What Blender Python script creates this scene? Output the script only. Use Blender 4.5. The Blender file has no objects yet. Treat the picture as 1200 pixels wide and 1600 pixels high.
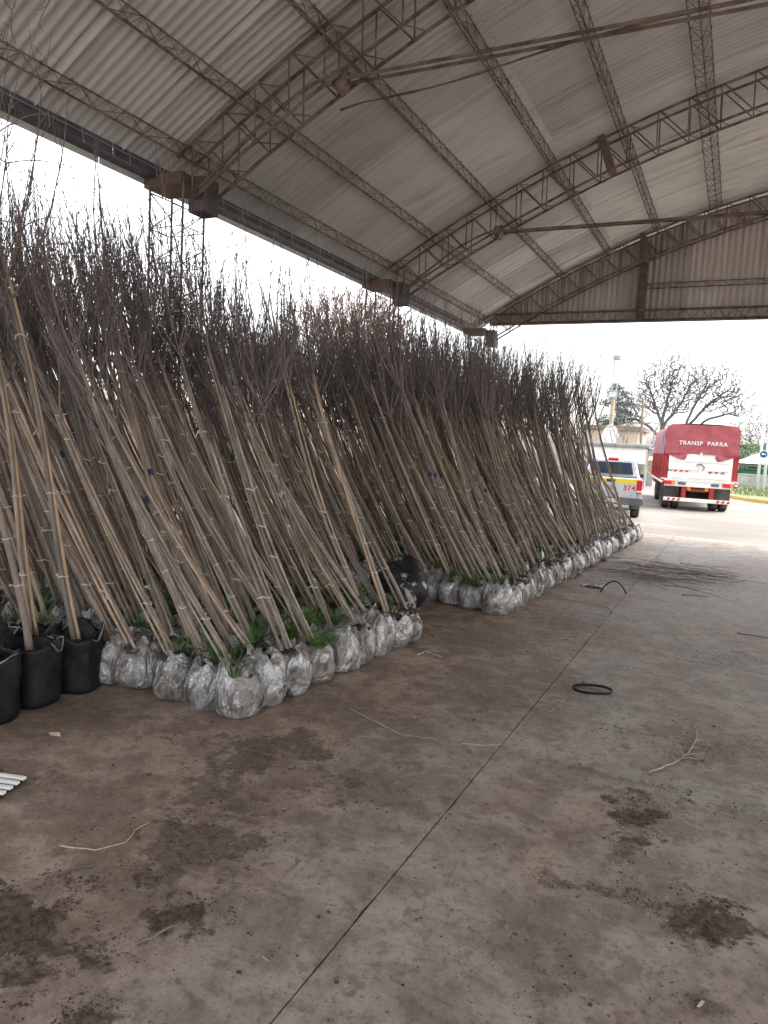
import bpy, bmesh, math, random
import numpy as np
from mathutils import Vector, Matrix, Quaternion, noise

# ------------------------------------------------------------------ camera, sky, sun, exposure
S = bpy.context.scene
COL = S.collection
CAM_H = 1.9
F_PX = 1100.0                                   # focal length in pixels of the 1200 x 1600 photograph


def camera_axes():
    """Orientation from the shed's vanishing point (1153, 718) and the slightly tilted horizon."""
    a = Vector((1153 - 600, 718 - 800, F_PX)).normalized()
    p = Vector((153 - 600, 718 - 55 - 800, F_PX)).normalized()
    up = p.cross(a).normalized()
    if up.y > 0:
        up = -up
    right = a.cross(up)
    if right.x < 0:
        right = -right
    return right, a, up


_r, _a, _u = camera_axes()


def ray(px, py):
    d = Vector((px - 600, py - 800, F_PX))
    return Vector((_r.dot(d), _a.dot(d), _u.dot(d)))


def ground(px, py, z=0.0):
    d = ray(px, py)
    return Vector((0, 0, CAM_H)) + d * ((z - CAM_H) / d.z)


def at_y(px, py, Y):
    d = ray(px, py)
    return Vector((0, 0, CAM_H)) + d * (Y / d.y)


cd = bpy.data.cameras.new('camera')
cam = bpy.data.objects.new('camera', cd)
COL.objects.link(cam)
cx = Vector((_r.x, _a.x, _u.x)); cy = Vector((_r.y, _a.y, _u.y)); cz = Vector((_r.z, _a.z, _u.z))
m = Matrix.Identity(4)
for i in range(3):
    m[i][0] = cx[i]; m[i][1] = -cy[i]; m[i][2] = -cz[i]
m[2][3] = CAM_H
cam.matrix_world = m
cd.sensor_fit = 'VERTICAL'; cd.sensor_height = 36.0; cd.lens = 36.0 * F_PX / 1600.0
cd.clip_start = 0.05; cd.clip_end = 3000
S.camera = cam

SUN_EL, SUN_AZ = math.radians(55), math.radians(66)      # azimuth from +Y towards +X
W = bpy.data.worlds.new('World'); S.world = W; W.use_nodes = True
nt = W.node_tree; nt.nodes.clear()
sky = nt.nodes.new('ShaderNodeTexSky'); sky.sky_type = 'NISHITA'; sky.sun_disc = False
sky.sun_elevation = SUN_EL; sky.sun_rotation = SUN_AZ
sky.air_density = 1.2; sky.dust_density = 4.0; sky.ozone_density = 1.0
hs = nt.nodes.new('ShaderNodeHueSaturation'); hs.inputs['Saturation'].default_value = 0.22
bg = nt.nodes.new('ShaderNodeBackground'); bg.inputs['Strength'].default_value = 0.15
wo = nt.nodes.new('ShaderNodeOutputWorld')
nt.links.new(sky.outputs[0], hs.inputs['Color']); nt.links.new(hs.outputs[0], bg.inputs['Color'])
nt.links.new(bg.outputs[0], wo.inputs['Surface'])

sd = bpy.data.lights.new('sun', 'SUN'); sd.energy = 0.6; sd.angle = math.radians(20); sd.color = (1.0, 0.96, 0.9)
sun = bpy.data.objects.new('sun', sd); COL.objects.link(sun)
sdir = Vector((math.sin(SUN_AZ) * math.cos(SUN_EL), math.cos(SUN_AZ) * math.cos(SUN_EL), math.sin(SUN_EL)))
sun.rotation_euler = sdir.to_track_quat('Z', 'Y').to_euler()
sun.location = (10, 30, 40)

S.view_settings.view_transform = 'Standard'
S.view_settings.look = 'None'
S.view_settings.gamma = 1.0
S.view_settings.use_curve_mapping = False
S.view_settings.exposure = 2.4
S.render.resolution_x = 768; S.render.resolution_y = 1024
S.cycles.max_bounces = 5; S.cycles.diffuse_bounces = 4; S.cycles.glossy_bounces = 2
S.cycles.transparent_max_bounces = 6

random.seed(11)
RND = random.Random(11)


# ------------------------------------------------------------------ materials
def nodes_of(name):
    mt = bpy.data.materials.new(name); mt.use_nodes = True
    t = mt.node_tree; t.nodes.clear()
    out = t.nodes.new('ShaderNodeOutputMaterial'); b = t.nodes.new('ShaderNodeBsdfPrincipled')
    t.links.new(b.outputs[0], out.inputs['Surface'])
    return mt, t, b


def N(t, kind, **kw):
    n = t.nodes.new(kind)
    for k, v in kw.items():
        setattr(n, k, v)
    return n


def mixc(t, fac, a, b):
    n = t.nodes.new('ShaderNodeMix'); n.data_type = 'RGBA'
    for sock, val in ((n.inputs['Factor'], fac), (n.inputs['A'], a), (n.inputs['B'], b)):
        if hasattr(val, 'is_output'):
            t.links.new(val, sock)
        else:
            sock.default_value = val if not isinstance(val, tuple) else (*val, 1)[:4]
    return n.outputs['Result']


def mth(t, op, a, b=None, clamp=False):
    n = t.nodes.new('ShaderNodeMath'); n.operation = op; n.use_clamp = clamp
    for i, v in enumerate((a, b)):
        if v is None:
            continue
        if hasattr(v, 'is_output'):
            t.links.new(v, n.inputs[i])
        else:
            n.inputs[i].default_value = v
    return n.outputs[0]


def ramp(t, src, lo, hi):
    n = t.nodes.new('ShaderNodeMapRange'); n.interpolation_type = 'SMOOTHSTEP'
    n.inputs['From Min'].default_value = lo; n.inputs['From Max'].default_value = hi
    t.links.new(src, n.inputs['Value'])
    return n.outputs['Result']


def tex(t, scale, detail=4, rough=0.6, coord='Object', stretch=None, dist=0.0):
    tc = t.nodes.new('ShaderNodeTexCoord'); v = tc.outputs[coord]
    if stretch:
        mp = t.nodes.new('ShaderNodeMapping'); mp.inputs['Scale'].default_value = stretch
        t.links.new(v, mp.inputs['Vector']); v = mp.outputs[0]
    n = t.nodes.new('ShaderNodeTexNoise')
    n.inputs['Scale'].default_value = scale; n.inputs['Detail'].default_value = detail
    n.inputs['Roughness'].default_value = rough; n.inputs['Distortion'].default_value = dist
    t.links.new(v, n.inputs['Vector'])
    return n.outputs['Fac']


def world_tex(t, scale, detail=4, rough=0.6, stretch=None, dist=0.0):
    g = t.nodes.new('ShaderNodeNewGeometry'); v = g.outputs['Position']
    if stretch:
        mp = t.nodes.new('ShaderNodeMapping'); mp.inputs['Scale'].default_value = stretch
        t.links.new(v, mp.inputs['Vector']); v = mp.outputs[0]
    n = t.nodes.new('ShaderNodeTexNoise')
    n.inputs['Scale'].default_value = scale; n.inputs['Detail'].default_value = detail
    n.inputs['Roughness'].default_value = rough; n.inputs['Distortion'].default_value = dist
    t.links.new(v, n.inputs['Vector'])
    return n.outputs['Fac']


def bump(t, b, src, strength=0.3, dist=0.01):
    n = t.nodes.new('ShaderNodeBump'); n.inputs['Strength'].default_value = strength
    n.inputs['Distance'].default_value = dist
    t.links.new(src, n.inputs['Height']); t.links.new(n.outputs[0], b.inputs['Normal'])


def simple(name, c1, c2, scale=6, rough=0.7, metal=0.0, bmp=0.2, stretch=None, spec=0.4, lo=0.35, hi=0.65, world=False, bd=0.01):
    mt, t, b = nodes_of(name)
    f = (world_tex if world else tex)(t, scale, 5, 0.65, stretch=stretch)
    col = mixc(t, ramp(t, f, lo, hi), c1, c2)
    t.links.new(col, b.inputs['Base Color'])
    b.inputs['Roughness'].default_value = rough; b.inputs['Metallic'].default_value = metal
    b.inputs['Specular IOR Level'].default_value = spec
    if bmp:
        bump(t, b, f, bmp, bd)
    return mt


def varied(name, cols, rough, scale, stretch, bmp, attr=False, spec=0.3):
    """Colour differs from piece to piece: by object, or by the 'rnd' attribute for joined pieces."""
    mt, t, b = nodes_of(name)
    if attr:
        a = N(t, 'ShaderNodeAttribute', attribute_name='rnd'); r = a.outputs['Fac']
    else:
        a = N(t, 'ShaderNodeObjectInfo'); r = a.outputs['Random']
    cr = t.nodes.new('ShaderNodeValToRGB'); el = cr.color_ramp.elements
    el[0].position = 0; el[0].color = (*cols[0], 1); el[1].position = 1; el[1].color = (*cols[-1], 1)
    for i, c in enumerate(cols[1:-1]):
        e = el.new((i + 1) / (len(cols) - 1)); e.color = (*c, 1)
    t.links.new(r, cr.inputs[0])
    f = tex(t, scale, 5, 0.65, stretch=stretch)
    v = t.nodes.new('ShaderNodeHueSaturation')
    t.links.new(cr.outputs[0], v.inputs['Color'])
    mr = t.nodes.new('ShaderNodeMapRange'); mr.inputs['From Min'].default_value = 0.3; mr.inputs['From Max'].default_value = 0.7
    mr.inputs['To Min'].default_value = 0.6; mr.inputs['To Max'].default_value = 1.3
    t.links.new(f, mr.inputs[0]); t.links.new(mr.outputs[0], v.inputs['Value'])
    t.links.new(v.outputs[0], b.inputs['Base Color'])
    b.inputs['Roughness'].default_value = rough; b.inputs['Specular IOR Level'].default_value = spec
    if bmp:
        bump(t, b, f, bmp, 0.004)
    return mt


def film(name, attr=False):
    """dusty silver-white plastic film over soil"""
    mt, t, b = nodes_of(name)
    if attr:
        r = N(t, 'ShaderNodeAttribute', attribute_name='rnd').outputs['Fac']
    else:
        r = N(t, 'ShaderNodeObjectInfo').outputs['Random']
    tc = t.nodes.new('ShaderNodeTexCoord')
    ad = N(t, 'ShaderNodeVectorMath', operation='ADD'); t.links.new(tc.outputs['Object'], ad.inputs[0])
    cmb = t.nodes.new('ShaderNodeCombineXYZ')
    for i, k in enumerate((17.0, 5.0, 9.0)):
        t.links.new(mth(t, 'MULTIPLY', r, k), cmb.inputs[i])
    t.links.new(cmb.outputs[0], ad.inputs[1])

    def nz(sc, det, dist, st=None):
        v = ad.outputs[0]
        if st:
            mp = t.nodes.new('ShaderNodeMapping'); mp.inputs['Scale'].default_value = st
            t.links.new(v, mp.inputs['Vector']); v = mp.outputs[0]
        n = t.nodes.new('ShaderNodeTexNoise'); n.inputs['Scale'].default_value = sc
        n.inputs['Detail'].default_value = det; n.inputs['Distortion'].default_value = dist
        t.links.new(v, n.inputs['Vector']); return n.outputs['Fac']
    soil = nz(6, 5, 1.0); fine = nz(34, 5, 1.5); fold = nz(6, 2, 2.2, (1, 1, 0.5)); fold2 = nz(22, 2, 2.5, (1, 1, 0.6))
    r1 = mth(t, 'SUBTRACT', 1.0, mth(t, 'MULTIPLY', mth(t, 'ABSOLUTE', mth(t, 'SUBTRACT', fold, 0.5)), 5.0), True)
    r2 = mth(t, 'SUBTRACT', 1.0, mth(t, 'MULTIPLY', mth(t, 'ABSOLUTE', mth(t, 'SUBTRACT', fold2, 0.5)), 6.0), True)
    c = mixc(t, ramp(t, soil, 0.38, 0.56), (0.47, 0.465, 0.465), (0.12, 0.098, 0.080))
    c = mixc(t, mth(t, 'MULTIPLY', r1, 0.3), c, (0.58, 0.58, 0.59))
    c = mixc(t, mth(t, 'MULTIPLY', ramp(t, fine, 0.54, 0.72), 0.5), c, (0.13, 0.112, 0.095))
    t.links.new(c, b.inputs['Base Color'])
    t.links.new(mth(t, 'ADD', mth(t, 'MULTIPLY', soil, 0.55), 0.05), b.inputs['Roughness'])
    b.inputs['Metallic'].default_value = 0.35
    b.inputs['Specular IOR Level'].default_value = 0.8
    h = mth(t, 'ADD', mth(t, 'MULTIPLY', r1, 0.8), mth(t, 'ADD', mth(t, 'MULTIPLY', r2, 0.22), mth(t, 'MULTIPLY', fine, 0.12)))
    bump(t, b, h, 0.8, 0.02)
    return mt


M = {}
M['rust'] = simple('rusty_steel', (0.10, 0.072, 0.058), (0.26, 0.20, 0.165), 5, 0.85, 0.0, 0.3)
M['rust_light'] = simple('rusty_plate', (0.14, 0.095, 0.075), (0.235, 0.165, 0.13), 5, 0.85, 0.0, 0.3, stretch=(1, 1, 6))
M['dark_plate'] = simple('grimy_plate', (0.07, 0.06, 0.06), (0.14, 0.12, 0.115), 5, 0.8, 0.0, 0.2)
M['gutter'] = simple('gutter_metal', (0.075, 0.08, 0.095), (0.12, 0.125, 0.145), 4, 0.5, 0.2, 0.1)
M['galv'] = simple('pale_galvanised', (0.62, 0.62, 0.60), (0.72, 0.72, 0.70), 6, 0.5, 0.0, 0.05)
M['wire'] = simple('wire', (0.35, 0.33, 0.31), (0.5, 0.48, 0.45), 8, 0.5, 0.3, 0)
M['soil'] = simple('soil', (0.035, 0.024, 0.017), (0.075, 0.052, 0.038), 30, 0.95, 0, 0.8)
M['black_plastic'] = simple('black_plastic', (0.006, 0.0065, 0.008), (0.016, 0.017, 0.020), 9, 0.55, 0, 0.5, bd=0.02, spec=0.25)
M['black_edge'] = simple('plastic_lip', (0.28, 0.27, 0.26), (0.12, 0.12, 0.12), 12, 0.5, 0, 0.2)
M['sack'] = simple('dusty_black_sack', (0.006, 0.006, 0.008), (0.36, 0.33, 0.30), 7.5, 0.6, 0, 0.6, lo=0.53, hi=0.62, bd=0.03)
M['tie'] = simple('pale_tie', (0.58, 0.56, 0.47), (0.72, 0.70, 0.62), 20, 0.6, 0, 0)
M['blue_mark'] = simple('blue_paint', (0.012, 0.03, 0.08), (0.02, 0.05, 0.13), 20, 0.6, 0, 0)
M['red_tag'] = simple('red_plastic', (0.5, 0.02, 0.02), (0.6, 0.04, 0.03), 20, 0.5, 0, 0)
M['weed'] = simple('weed_leaf', (0.045, 0.105, 0.02), (0.11, 0.19, 0.045), 25, 0.6, 0, 0)
M['grassblade'] = simple('grass_leaf', (0.03, 0.08, 0.016), (0.065, 0.14, 0.03), 25, 0.55, 0, 0)
TR_C = [(0.15, 0.12, 0.10), (0.29, 0.232, 0.19), (0.20, 0.165, 0.145), (0.34, 0.275, 0.22), (0.17, 0.145, 0.13), (0.25, 0.205, 0.17)]
CA_C = [(0.46, 0.33, 0.225), (0.17, 0.135, 0.11), (0.34, 0.25, 0.185), (0.31, 0.275, 0.245), (0.21, 0.165, 0.13), (0.52, 0.37, 0.25), (0.24, 0.185, 0.15), (0.38, 0.295, 0.23)]
CR_C = [(0.15, 0.12, 0.115), (0.21, 0.168, 0.155), (0.17, 0.145, 0.143), (0.25, 0.20, 0.175)]
for sfx, at in (('', False), ('_mass', True)):
    M['trunk' + sfx] = varied('sapling_bark' + sfx, TR_C, 0.8, 14, (1, 1, 0.25), 0.4, at)
    M['cane' + sfx] = varied('cane' + sfx, CA_C, 0.55, 10, (1, 1, 0.12), 0.2, at)
    M['crown' + sfx] = varied('twig_bark' + sfx, CR_C, 0.75, 18, (1, 1, 1), 0.2, at)
    M['film' + sfx] = film('silver_film' + sfx, at)
M['straw'] = simple('dry_straw', (0.33, 0.26, 0.18), (0.48, 0.40, 0.29), 15, 0.8, 0, 0)
M['drygrey'] = simple('dry_grey_wood', (0.27, 0.235, 0.20), (0.40, 0.36, 0.315), 15, 0.85, 0, 0)
M['bark'] = simple('old_bark', (0.10, 0.085, 0.075), (0.19, 0.165, 0.15), 3, 0.9, 0, 0.4)
M['bark_blue'] = simple('grey_bark', (0.075, 0.075, 0.082), (0.13, 0.13, 0.14), 3, 0.9, 0, 0.3)
M['brown_crown'] = simple('brown_twigs', (0.13, 0.085, 0.065), (0.20, 0.14, 0.11), 3, 0.9, 0, 0)
M['needles'] = simple('needles', (0.022, 0.055, 0.042), (0.05, 0.10, 0.075), 1.2, 0.7, 0, 0)
M['leaf_bush'] = simple('bush_leaf', (0.03, 0.07, 0.025), (0.07, 0.13, 0.04), 1.5, 0.7, 0, 0)
M['tarp'] = simple('red_tarp', (0.27, 0.056, 0.067), (0.34, 0.080, 0.092), 2.2, 0.55, 0, 0.25, bd=0.03)
M['tarp_grey'] = simple('worn_tarp', (0.22, 0.20, 0.25), (0.28, 0.26, 0.31), 2.2, 0.6, 0, 0.2)
M['truck_white'] = simple('white_paint_dusty', (0.68, 0.67, 0.64), (0.80, 0.80, 0.78), 3, 0.45, 0, 0.05)
M['truck_red'] = simple('red_paint', (0.28, 0.02, 0.018), (0.34, 0.03, 0.027), 3, 0.45, 0, 0.05)
M['silver'] = simple('silver_paint', (0.55, 0.57, 0.60), (0.66, 0.68, 0.71), 2, 0.35, 0.2, 0)
M['tyre'] = simple('tyre', (0.03, 0.028, 0.026), (0.09, 0.075, 0.062), 6, 0.9, 0, 0.3)
M['flap'] = simple('mudflap', (0.07, 0.072, 0.075), (0.13, 0.13, 0.13), 4, 0.8, 0, 0.1)
M['chassis'] = simple('chassis', (0.02, 0.02, 0.02), (0.05, 0.045, 0.04), 5, 0.8, 0, 0.1)
M['bumper_grey'] = simple('bumper_grey', (0.10, 0.105, 0.115), (0.16, 0.165, 0.175), 4, 0.5, 0, 0.05)
M['lamp_red'] = simple('red_lens', (0.55, 0.012, 0.02), (0.62, 0.02, 0.03), 8, 0.2, 0, 0)
M['lamp_orange'] = simple('amber_lens', (0.75, 0.25, 0.02), (0.8, 0.3, 0.03), 8, 0.25, 0, 0)
M['lamp_white'] = simple('clear_lens', (0.7, 0.6, 0.6), (0.8, 0.75, 0.75), 8, 0.25, 0, 0)
M['yellow'] = simple('yellow_paint', (0.78, 0.62, 0.02), (0.85, 0.70, 0.05), 5, 0.5, 0, 0)
M['kerb_yellow'] = simple('worn_yellow_paint', (0.70, 0.50, 0.08), (0.62, 0.52, 0.25), 3, 0.8, 0, 0.2)
M['letter_white'] = simple('white_letter', (0.72, 0.66, 0.66), (0.62, 0.4, 0.42), 3, 0.6, 0, 0, lo=0.5, hi=0.75)
M['letter_red'] = simple('red_letter', (0.62, 0.02, 0.02), (0.66, 0.04, 0.03), 9, 0.5, 0, 0)
M['ink'] = simple('dark_ink', (0.05, 0.05, 0.055), (0.08, 0.08, 0.08), 9, 0.6, 0, 0)
M['emblem'] = simple('chrome_emblem', (0.35, 0.36, 0.38), (0.5, 0.5, 0.52), 9, 0.3, 0.7, 0)
M['red_stripe'] = simple('red_stripe', (0.5, 0.02, 0.03), (0.58, 0.04, 0.05), 9, 0.5, 0, 0)
M['white_wall'] = simple('white_render', (0.66, 0.65, 0.62), (0.76, 0.75, 0.73), 2, 0.85, 0, 0.1)
M['grey_wall'] = simple('grey_render', (0.30, 0.29, 0.28), (0.40, 0.39, 0.37), 2, 0.9, 0, 0.1)
M['tan_wall'] = simple('tan_render', (0.42, 0.34, 0.27), (0.52, 0.43, 0.35), 2, 0.9, 0, 0.1)
M['brick'] = simple('old_brick', (0.075, 0.05, 0.04), (0.12, 0.085, 0.068), 3, 0.9, 0, 0.2)
M['roof_brown'] = simple('brown_roof', (0.17, 0.12, 0.10), (0.25, 0.19, 0.16), 3, 0.9, 0, 0.2)
M['slate'] = simple('slate_roof', (0.13, 0.13, 0.135), (0.2, 0.2, 0.2), 3, 0.8, 0, 0.1)
M['dark'] = simple('dark_opening', (0.03, 0.032, 0.035), (0.06, 0.06, 0.065), 3, 0.5, 0, 0)
M['white_post'] = simple('white_post_paint', (0.70, 0.74, 0.78), (0.78, 0.81, 0.84), 3, 0.5, 0, 0)
M['blue_sign'] = simple('blue_sign', (0.01, 0.05, 0.18), (0.015, 0.07, 0.24), 5, 0.4, 0, 0)
M['mast_tan'] = simple('tan_mast', (0.30, 0.245, 0.175), (0.38, 0.31, 0.23), 3, 0.8, 0, 0)
M['grey_metal'] = simple('grey_metal', (0.25, 0.26, 0.27), (0.36, 0.37, 0.38), 4, 0.5, 0.3, 0)
M['bin_green'] = simple('green_bin', (0.012, 0.075, 0.04), (0.02, 0.10, 0.055), 4, 0.5, 0, 0)
M['timber'] = simple('pole_timber', (0.16, 0.13, 0.11), (0.24, 0.2, 0.17), 3, 0.9, 0, 0.1)
M['kerb_concrete'] = simple('kerb_concrete', (0.38, 0.36, 0.33), (0.48, 0.46, 0.43), 5, 0.9, 0, 0.1)
M['lawn'] = simple('lawn', (0.07, 0.105, 0.035), (0.15, 0.16, 0.075), 0.8, 0.95, 0, 0.4, world=True)
M['clear_pane'] = simple('shelter_pane', (0.5, 0.55, 0.58), (0.6, 0.64, 0.66), 1, 0.1, 0, 0)


def glass_dark():
    mt, t, b = nodes_of('tinted_window')
    f = tex(t, 3, 2)
    t.links.new(mixc(t, f, (0.02, 0.03, 0.05), (0.05, 0.07, 0.10)), b.inputs['Base Color'])
    b.inputs['Roughness'].default_value = 0.06; b.inputs['Specular IOR Level'].default_value = 0.8
    return mt


M['glass'] = glass_dark()


def roof_mat(name, c1, c2, c3, streak):
    mt, t, b = nodes_of(name)
    big = world_tex(t, 0.55, 4, 0.6); st = world_tex(t, 5.0, 4, 0.6, stretch=streak)
    o = N(t, 'ShaderNodeObjectInfo').outputs['Random']
    c = mixc(t, ramp(t, big, 0.35, 0.65), c1, c2)
    c = mixc(t, mth(t, 'MULTIPLY', ramp(t, st, 0.47, 0.70), 0.45), c, c3)
    leak = world_tex(t, 1.1, 5, 0.65, stretch=(0.35, 1.6, 0.35), dist=0.5)
    c = mixc(t, mth(t, 'MULTIPLY', ramp(t, leak, 0.56, 0.72), 0.55), c, (0.30, 0.225, 0.17))
    v = t.nodes.new('ShaderNodeHueSaturation'); t.links.new(c, v.inputs['Color'])
    mr = t.nodes.new('ShaderNodeMapRange'); mr.inputs['To Min'].default_value = 0.80; mr.inputs['To Max'].default_value = 1.12
    t.links.new(o, mr.inputs[0]); t.links.new(mr.outputs[0], v.inputs['Value'])
    t.links.new(v.outputs[0], b.inputs['Base Color'])
    b.inputs['Roughness'].default_value = 0.55; b.inputs['Metallic'].default_value = 0.15
    bump(t, b, st, 0.1, 0.005)
    return mt


M['roof'] = roof_mat('aged_roof_sheet', (0.64, 0.625, 0.605), (0.75, 0.735, 0.715), (0.42, 0.385, 0.355), (0.12, 3.0, 0.12))
M['gable'] = roof_mat('aged_gable_sheet', (0.54, 0.50, 0.47), (0.64, 0.60, 0.565), (0.32, 0.24, 0.20), (3.0, 1, 0.12))


def floor_mat():
    mt, t, b = nodes_of('dirty_concrete')
    g = t.nodes.new('ShaderNodeNewGeometry')
    big = world_tex(t, 0.55, 6, 0.62, dist=0.6)
    mid = world_tex(t, 2.6, 6, 0.7, dist=0.35)
    fine = world_tex(t, 26, 5, 0.7)
    speck = world_tex(t, 60, 3, 0.6)
    swirl = world_tex(t, 1.3, 5, 0.6, stretch=(1.0, 0.35, 1), dist=1.0)
    spx = t.nodes.new('ShaderNodeSeparateXYZ'); t.links.new(g.outputs['Position'], spx.inputs[0])
    # the strip left of the long joint carries more trodden earth
    left = ramp(t, mth(t, 'ADD', mth(t, 'MULTIPLY', spx.outputs['X'], -1.0), mth(t, 'MULTIPLY', big, 1.4)), 1.2, 3.0)
    grey = mixc(t, ramp(t, mid, 0.38, 0.62), (0.245, 0.215, 0.188), (0.36, 0.322, 0.285))
    earth = mixc(t, ramp(t, mid, 0.38, 0.62), (0.17, 0.122, 0.090), (0.335, 0.255, 0.20))
    dirt = mth(t, 'MAXIMUM', mth(t, 'MULTIPLY', left, 0.95), mth(t, 'MULTIPLY', ramp(t, big, 0.40, 0.62), 0.85))
    c = mixc(t, dirt, grey, earth)
    c = mixc(t, mth(t, 'MULTIPLY', ramp(t, swirl, 0.52, 0.70), 0.35), c, (0.36, 0.31, 0.27))
    blot = world_tex(t, 8.5, 6, 0.72, dist=0.25)
    c = mixc(t, mth(t, 'MULTIPLY', ramp(t, blot, 0.48, 0.66), 0.65), c, (0.135, 0.098, 0.075))
    c = mixc(t, mth(t, 'MULTIPLY', ramp(t, blot, 0.46, 0.30), 0.35), c, (0.42, 0.37, 0.325))
    blot_s = world_tex(t, 7.0, 5, 0.75)
    # spilt soil stains, each at its own place on the slab
    mask = None
    for x, y, rx, ry, k in PATCHES:
        sb = N(t, 'ShaderNodeVectorMath', operation='SUBTRACT'); t.links.new(g.outputs['Position'], sb.inputs[0])
        sb.inputs[1].default_value = (x, y, 0)
        ml = N(t, 'ShaderNodeVectorMath', operation='MULTIPLY'); t.links.new(sb.outputs[0], ml.inputs[0])
        ml.inputs[1].default_value = (1 / rx, 1 / ry, 0)
        ln = N(t, 'ShaderNodeVectorMath', operation='LENGTH'); t.links.new(ml.outputs[0], ln.inputs[0])
        e = mth(t, 'ADD', mth(t, 'SUBTRACT', 1.0, ln.outputs['Value']), mth(t, 'ADD', mth(t, 'MULTIPLY', mth(t, 'SUBTRACT', mid, 0.5), 6.5), mth(t, 'MULTIPLY', mth(t, 'SUBTRACT', blot_s, 0.5), 3.5)))
        e = mth(t, 'MULTIPLY', ramp(t, e, 0.15, 0.75), k)
        mask = e if mask is None else mth(t, 'MAXIMUM', mask, e)
    mask = mth(t, 'MULTIPLY', mask, 1.0, True)
    soilc = mixc(t, ramp(t, fine, 0.4, 0.6), (0.045, 0.030, 0.021), (0.12, 0.085, 0.062))
    c = mixc(t, mask, c, soilc)
    c = mixc(t, mth(t, 'MULTIPLY', ramp(t, fine, 0.53, 0.68), 0.65), c, (0.115, 0.085, 0.067))
    c = mixc(t, mth(t, 'MULTIPLY', ramp(t, speck, 0.62, 0.70), 0.75), c, (0.055, 0.042, 0.034))
    t.links.new(c, b.inputs['Base Color'])
    t.links.new(mth(t, 'ADD', mth(t, 'MULTIPLY', mid, 0.35), 0.52), b.inputs['Roughness'])
    b.inputs['Specular IOR Level'].default_value = 0.35
    bump(t, b, mth(t, 'ADD', mth(t, 'MULTIPLY', fine, 0.7), mth(t, 'ADD', blot, mth(t, 'MULTIPLY', mid, 0.8))), 0.6, 0.012)
    return mt


PATCHES = []
for px, py, rx, ry, k in ((50, 1470, .42, .26, 1), (275, 1430, .22, .14, 1), (310, 1325, .36, .30, .8), (215, 1375, .3, .18, .7), (420, 1180, .6, .36, .8), (370, 1250, .35, .3, .7), (600, 1230, .5, .3, .5), (760, 1090, .5, .4, .5), (150, 1260, .5, .3, .5),
                          (140, 1590, .14, .09, .9), (1008, 1270, .17, .34, 1), (1065, 1420, .26, .17, 1), (955, 1395, .20, .08, .8), (880, 1380, .12, .06, .7), (840, 1500, .3, .2, .4),
                          (1120, 1170, .42, .34, .55), (1160, 1270, .16, .14, .55), (1140, 1030, .5, .35, .5), (880, 970, .5, .6, .5),
                          (760, 1000, .55, .5, .45), (540, 1110, .7, .35, .45), (860, 1060, .4, .3, .35), (1010, 900, .8, 1.1, .45),
                          (150, 1120, .4, .3, .5), (1100, 1570, .10, .07, .7), (5, 1215, .25, .2, .5), (980, 1335, .1, .12, .6)):
    g_ = ground(px, py); PATCHES.append((g_.x, g_.y, rx, ry, k))
M['floor'] = floor_mat()


def yard_mat():
    mt, t, b = nodes_of('pale_dust')
    a = world_tex(t, 0.25, 6, 0.6, dist=1.0); f = world_tex(t, 6, 5, 0.7); tr = world_tex(t, 1.2, 5, 0.6, stretch=(0.25, 1.2, 1), dist=1.2)
    c = mixc(t, ramp(t, a, 0.35, 0.65), (0.15, 0.132, 0.113), (0.205, 0.188, 0.17))
    c = mixc(t, mth(t, 'MULTIPLY', ramp(t, tr, 0.45, 0.7), 0.6), c, (0.125, 0.10, 0.08))
    c = mixc(t, mth(t, 'MULTIPLY', ramp(t, f, 0.55, 0.75), 0.4), c, (0.15, 0.122, 0.095))
    t.links.new(c, b.inputs['Base Color']); b.inputs['Roughness'].default_value = 0.95
    bump(t, b, mth(t, 'ADD', f, tr), 0.5, 0.03)
    return mt


M['yard'] = yard_mat()


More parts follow.
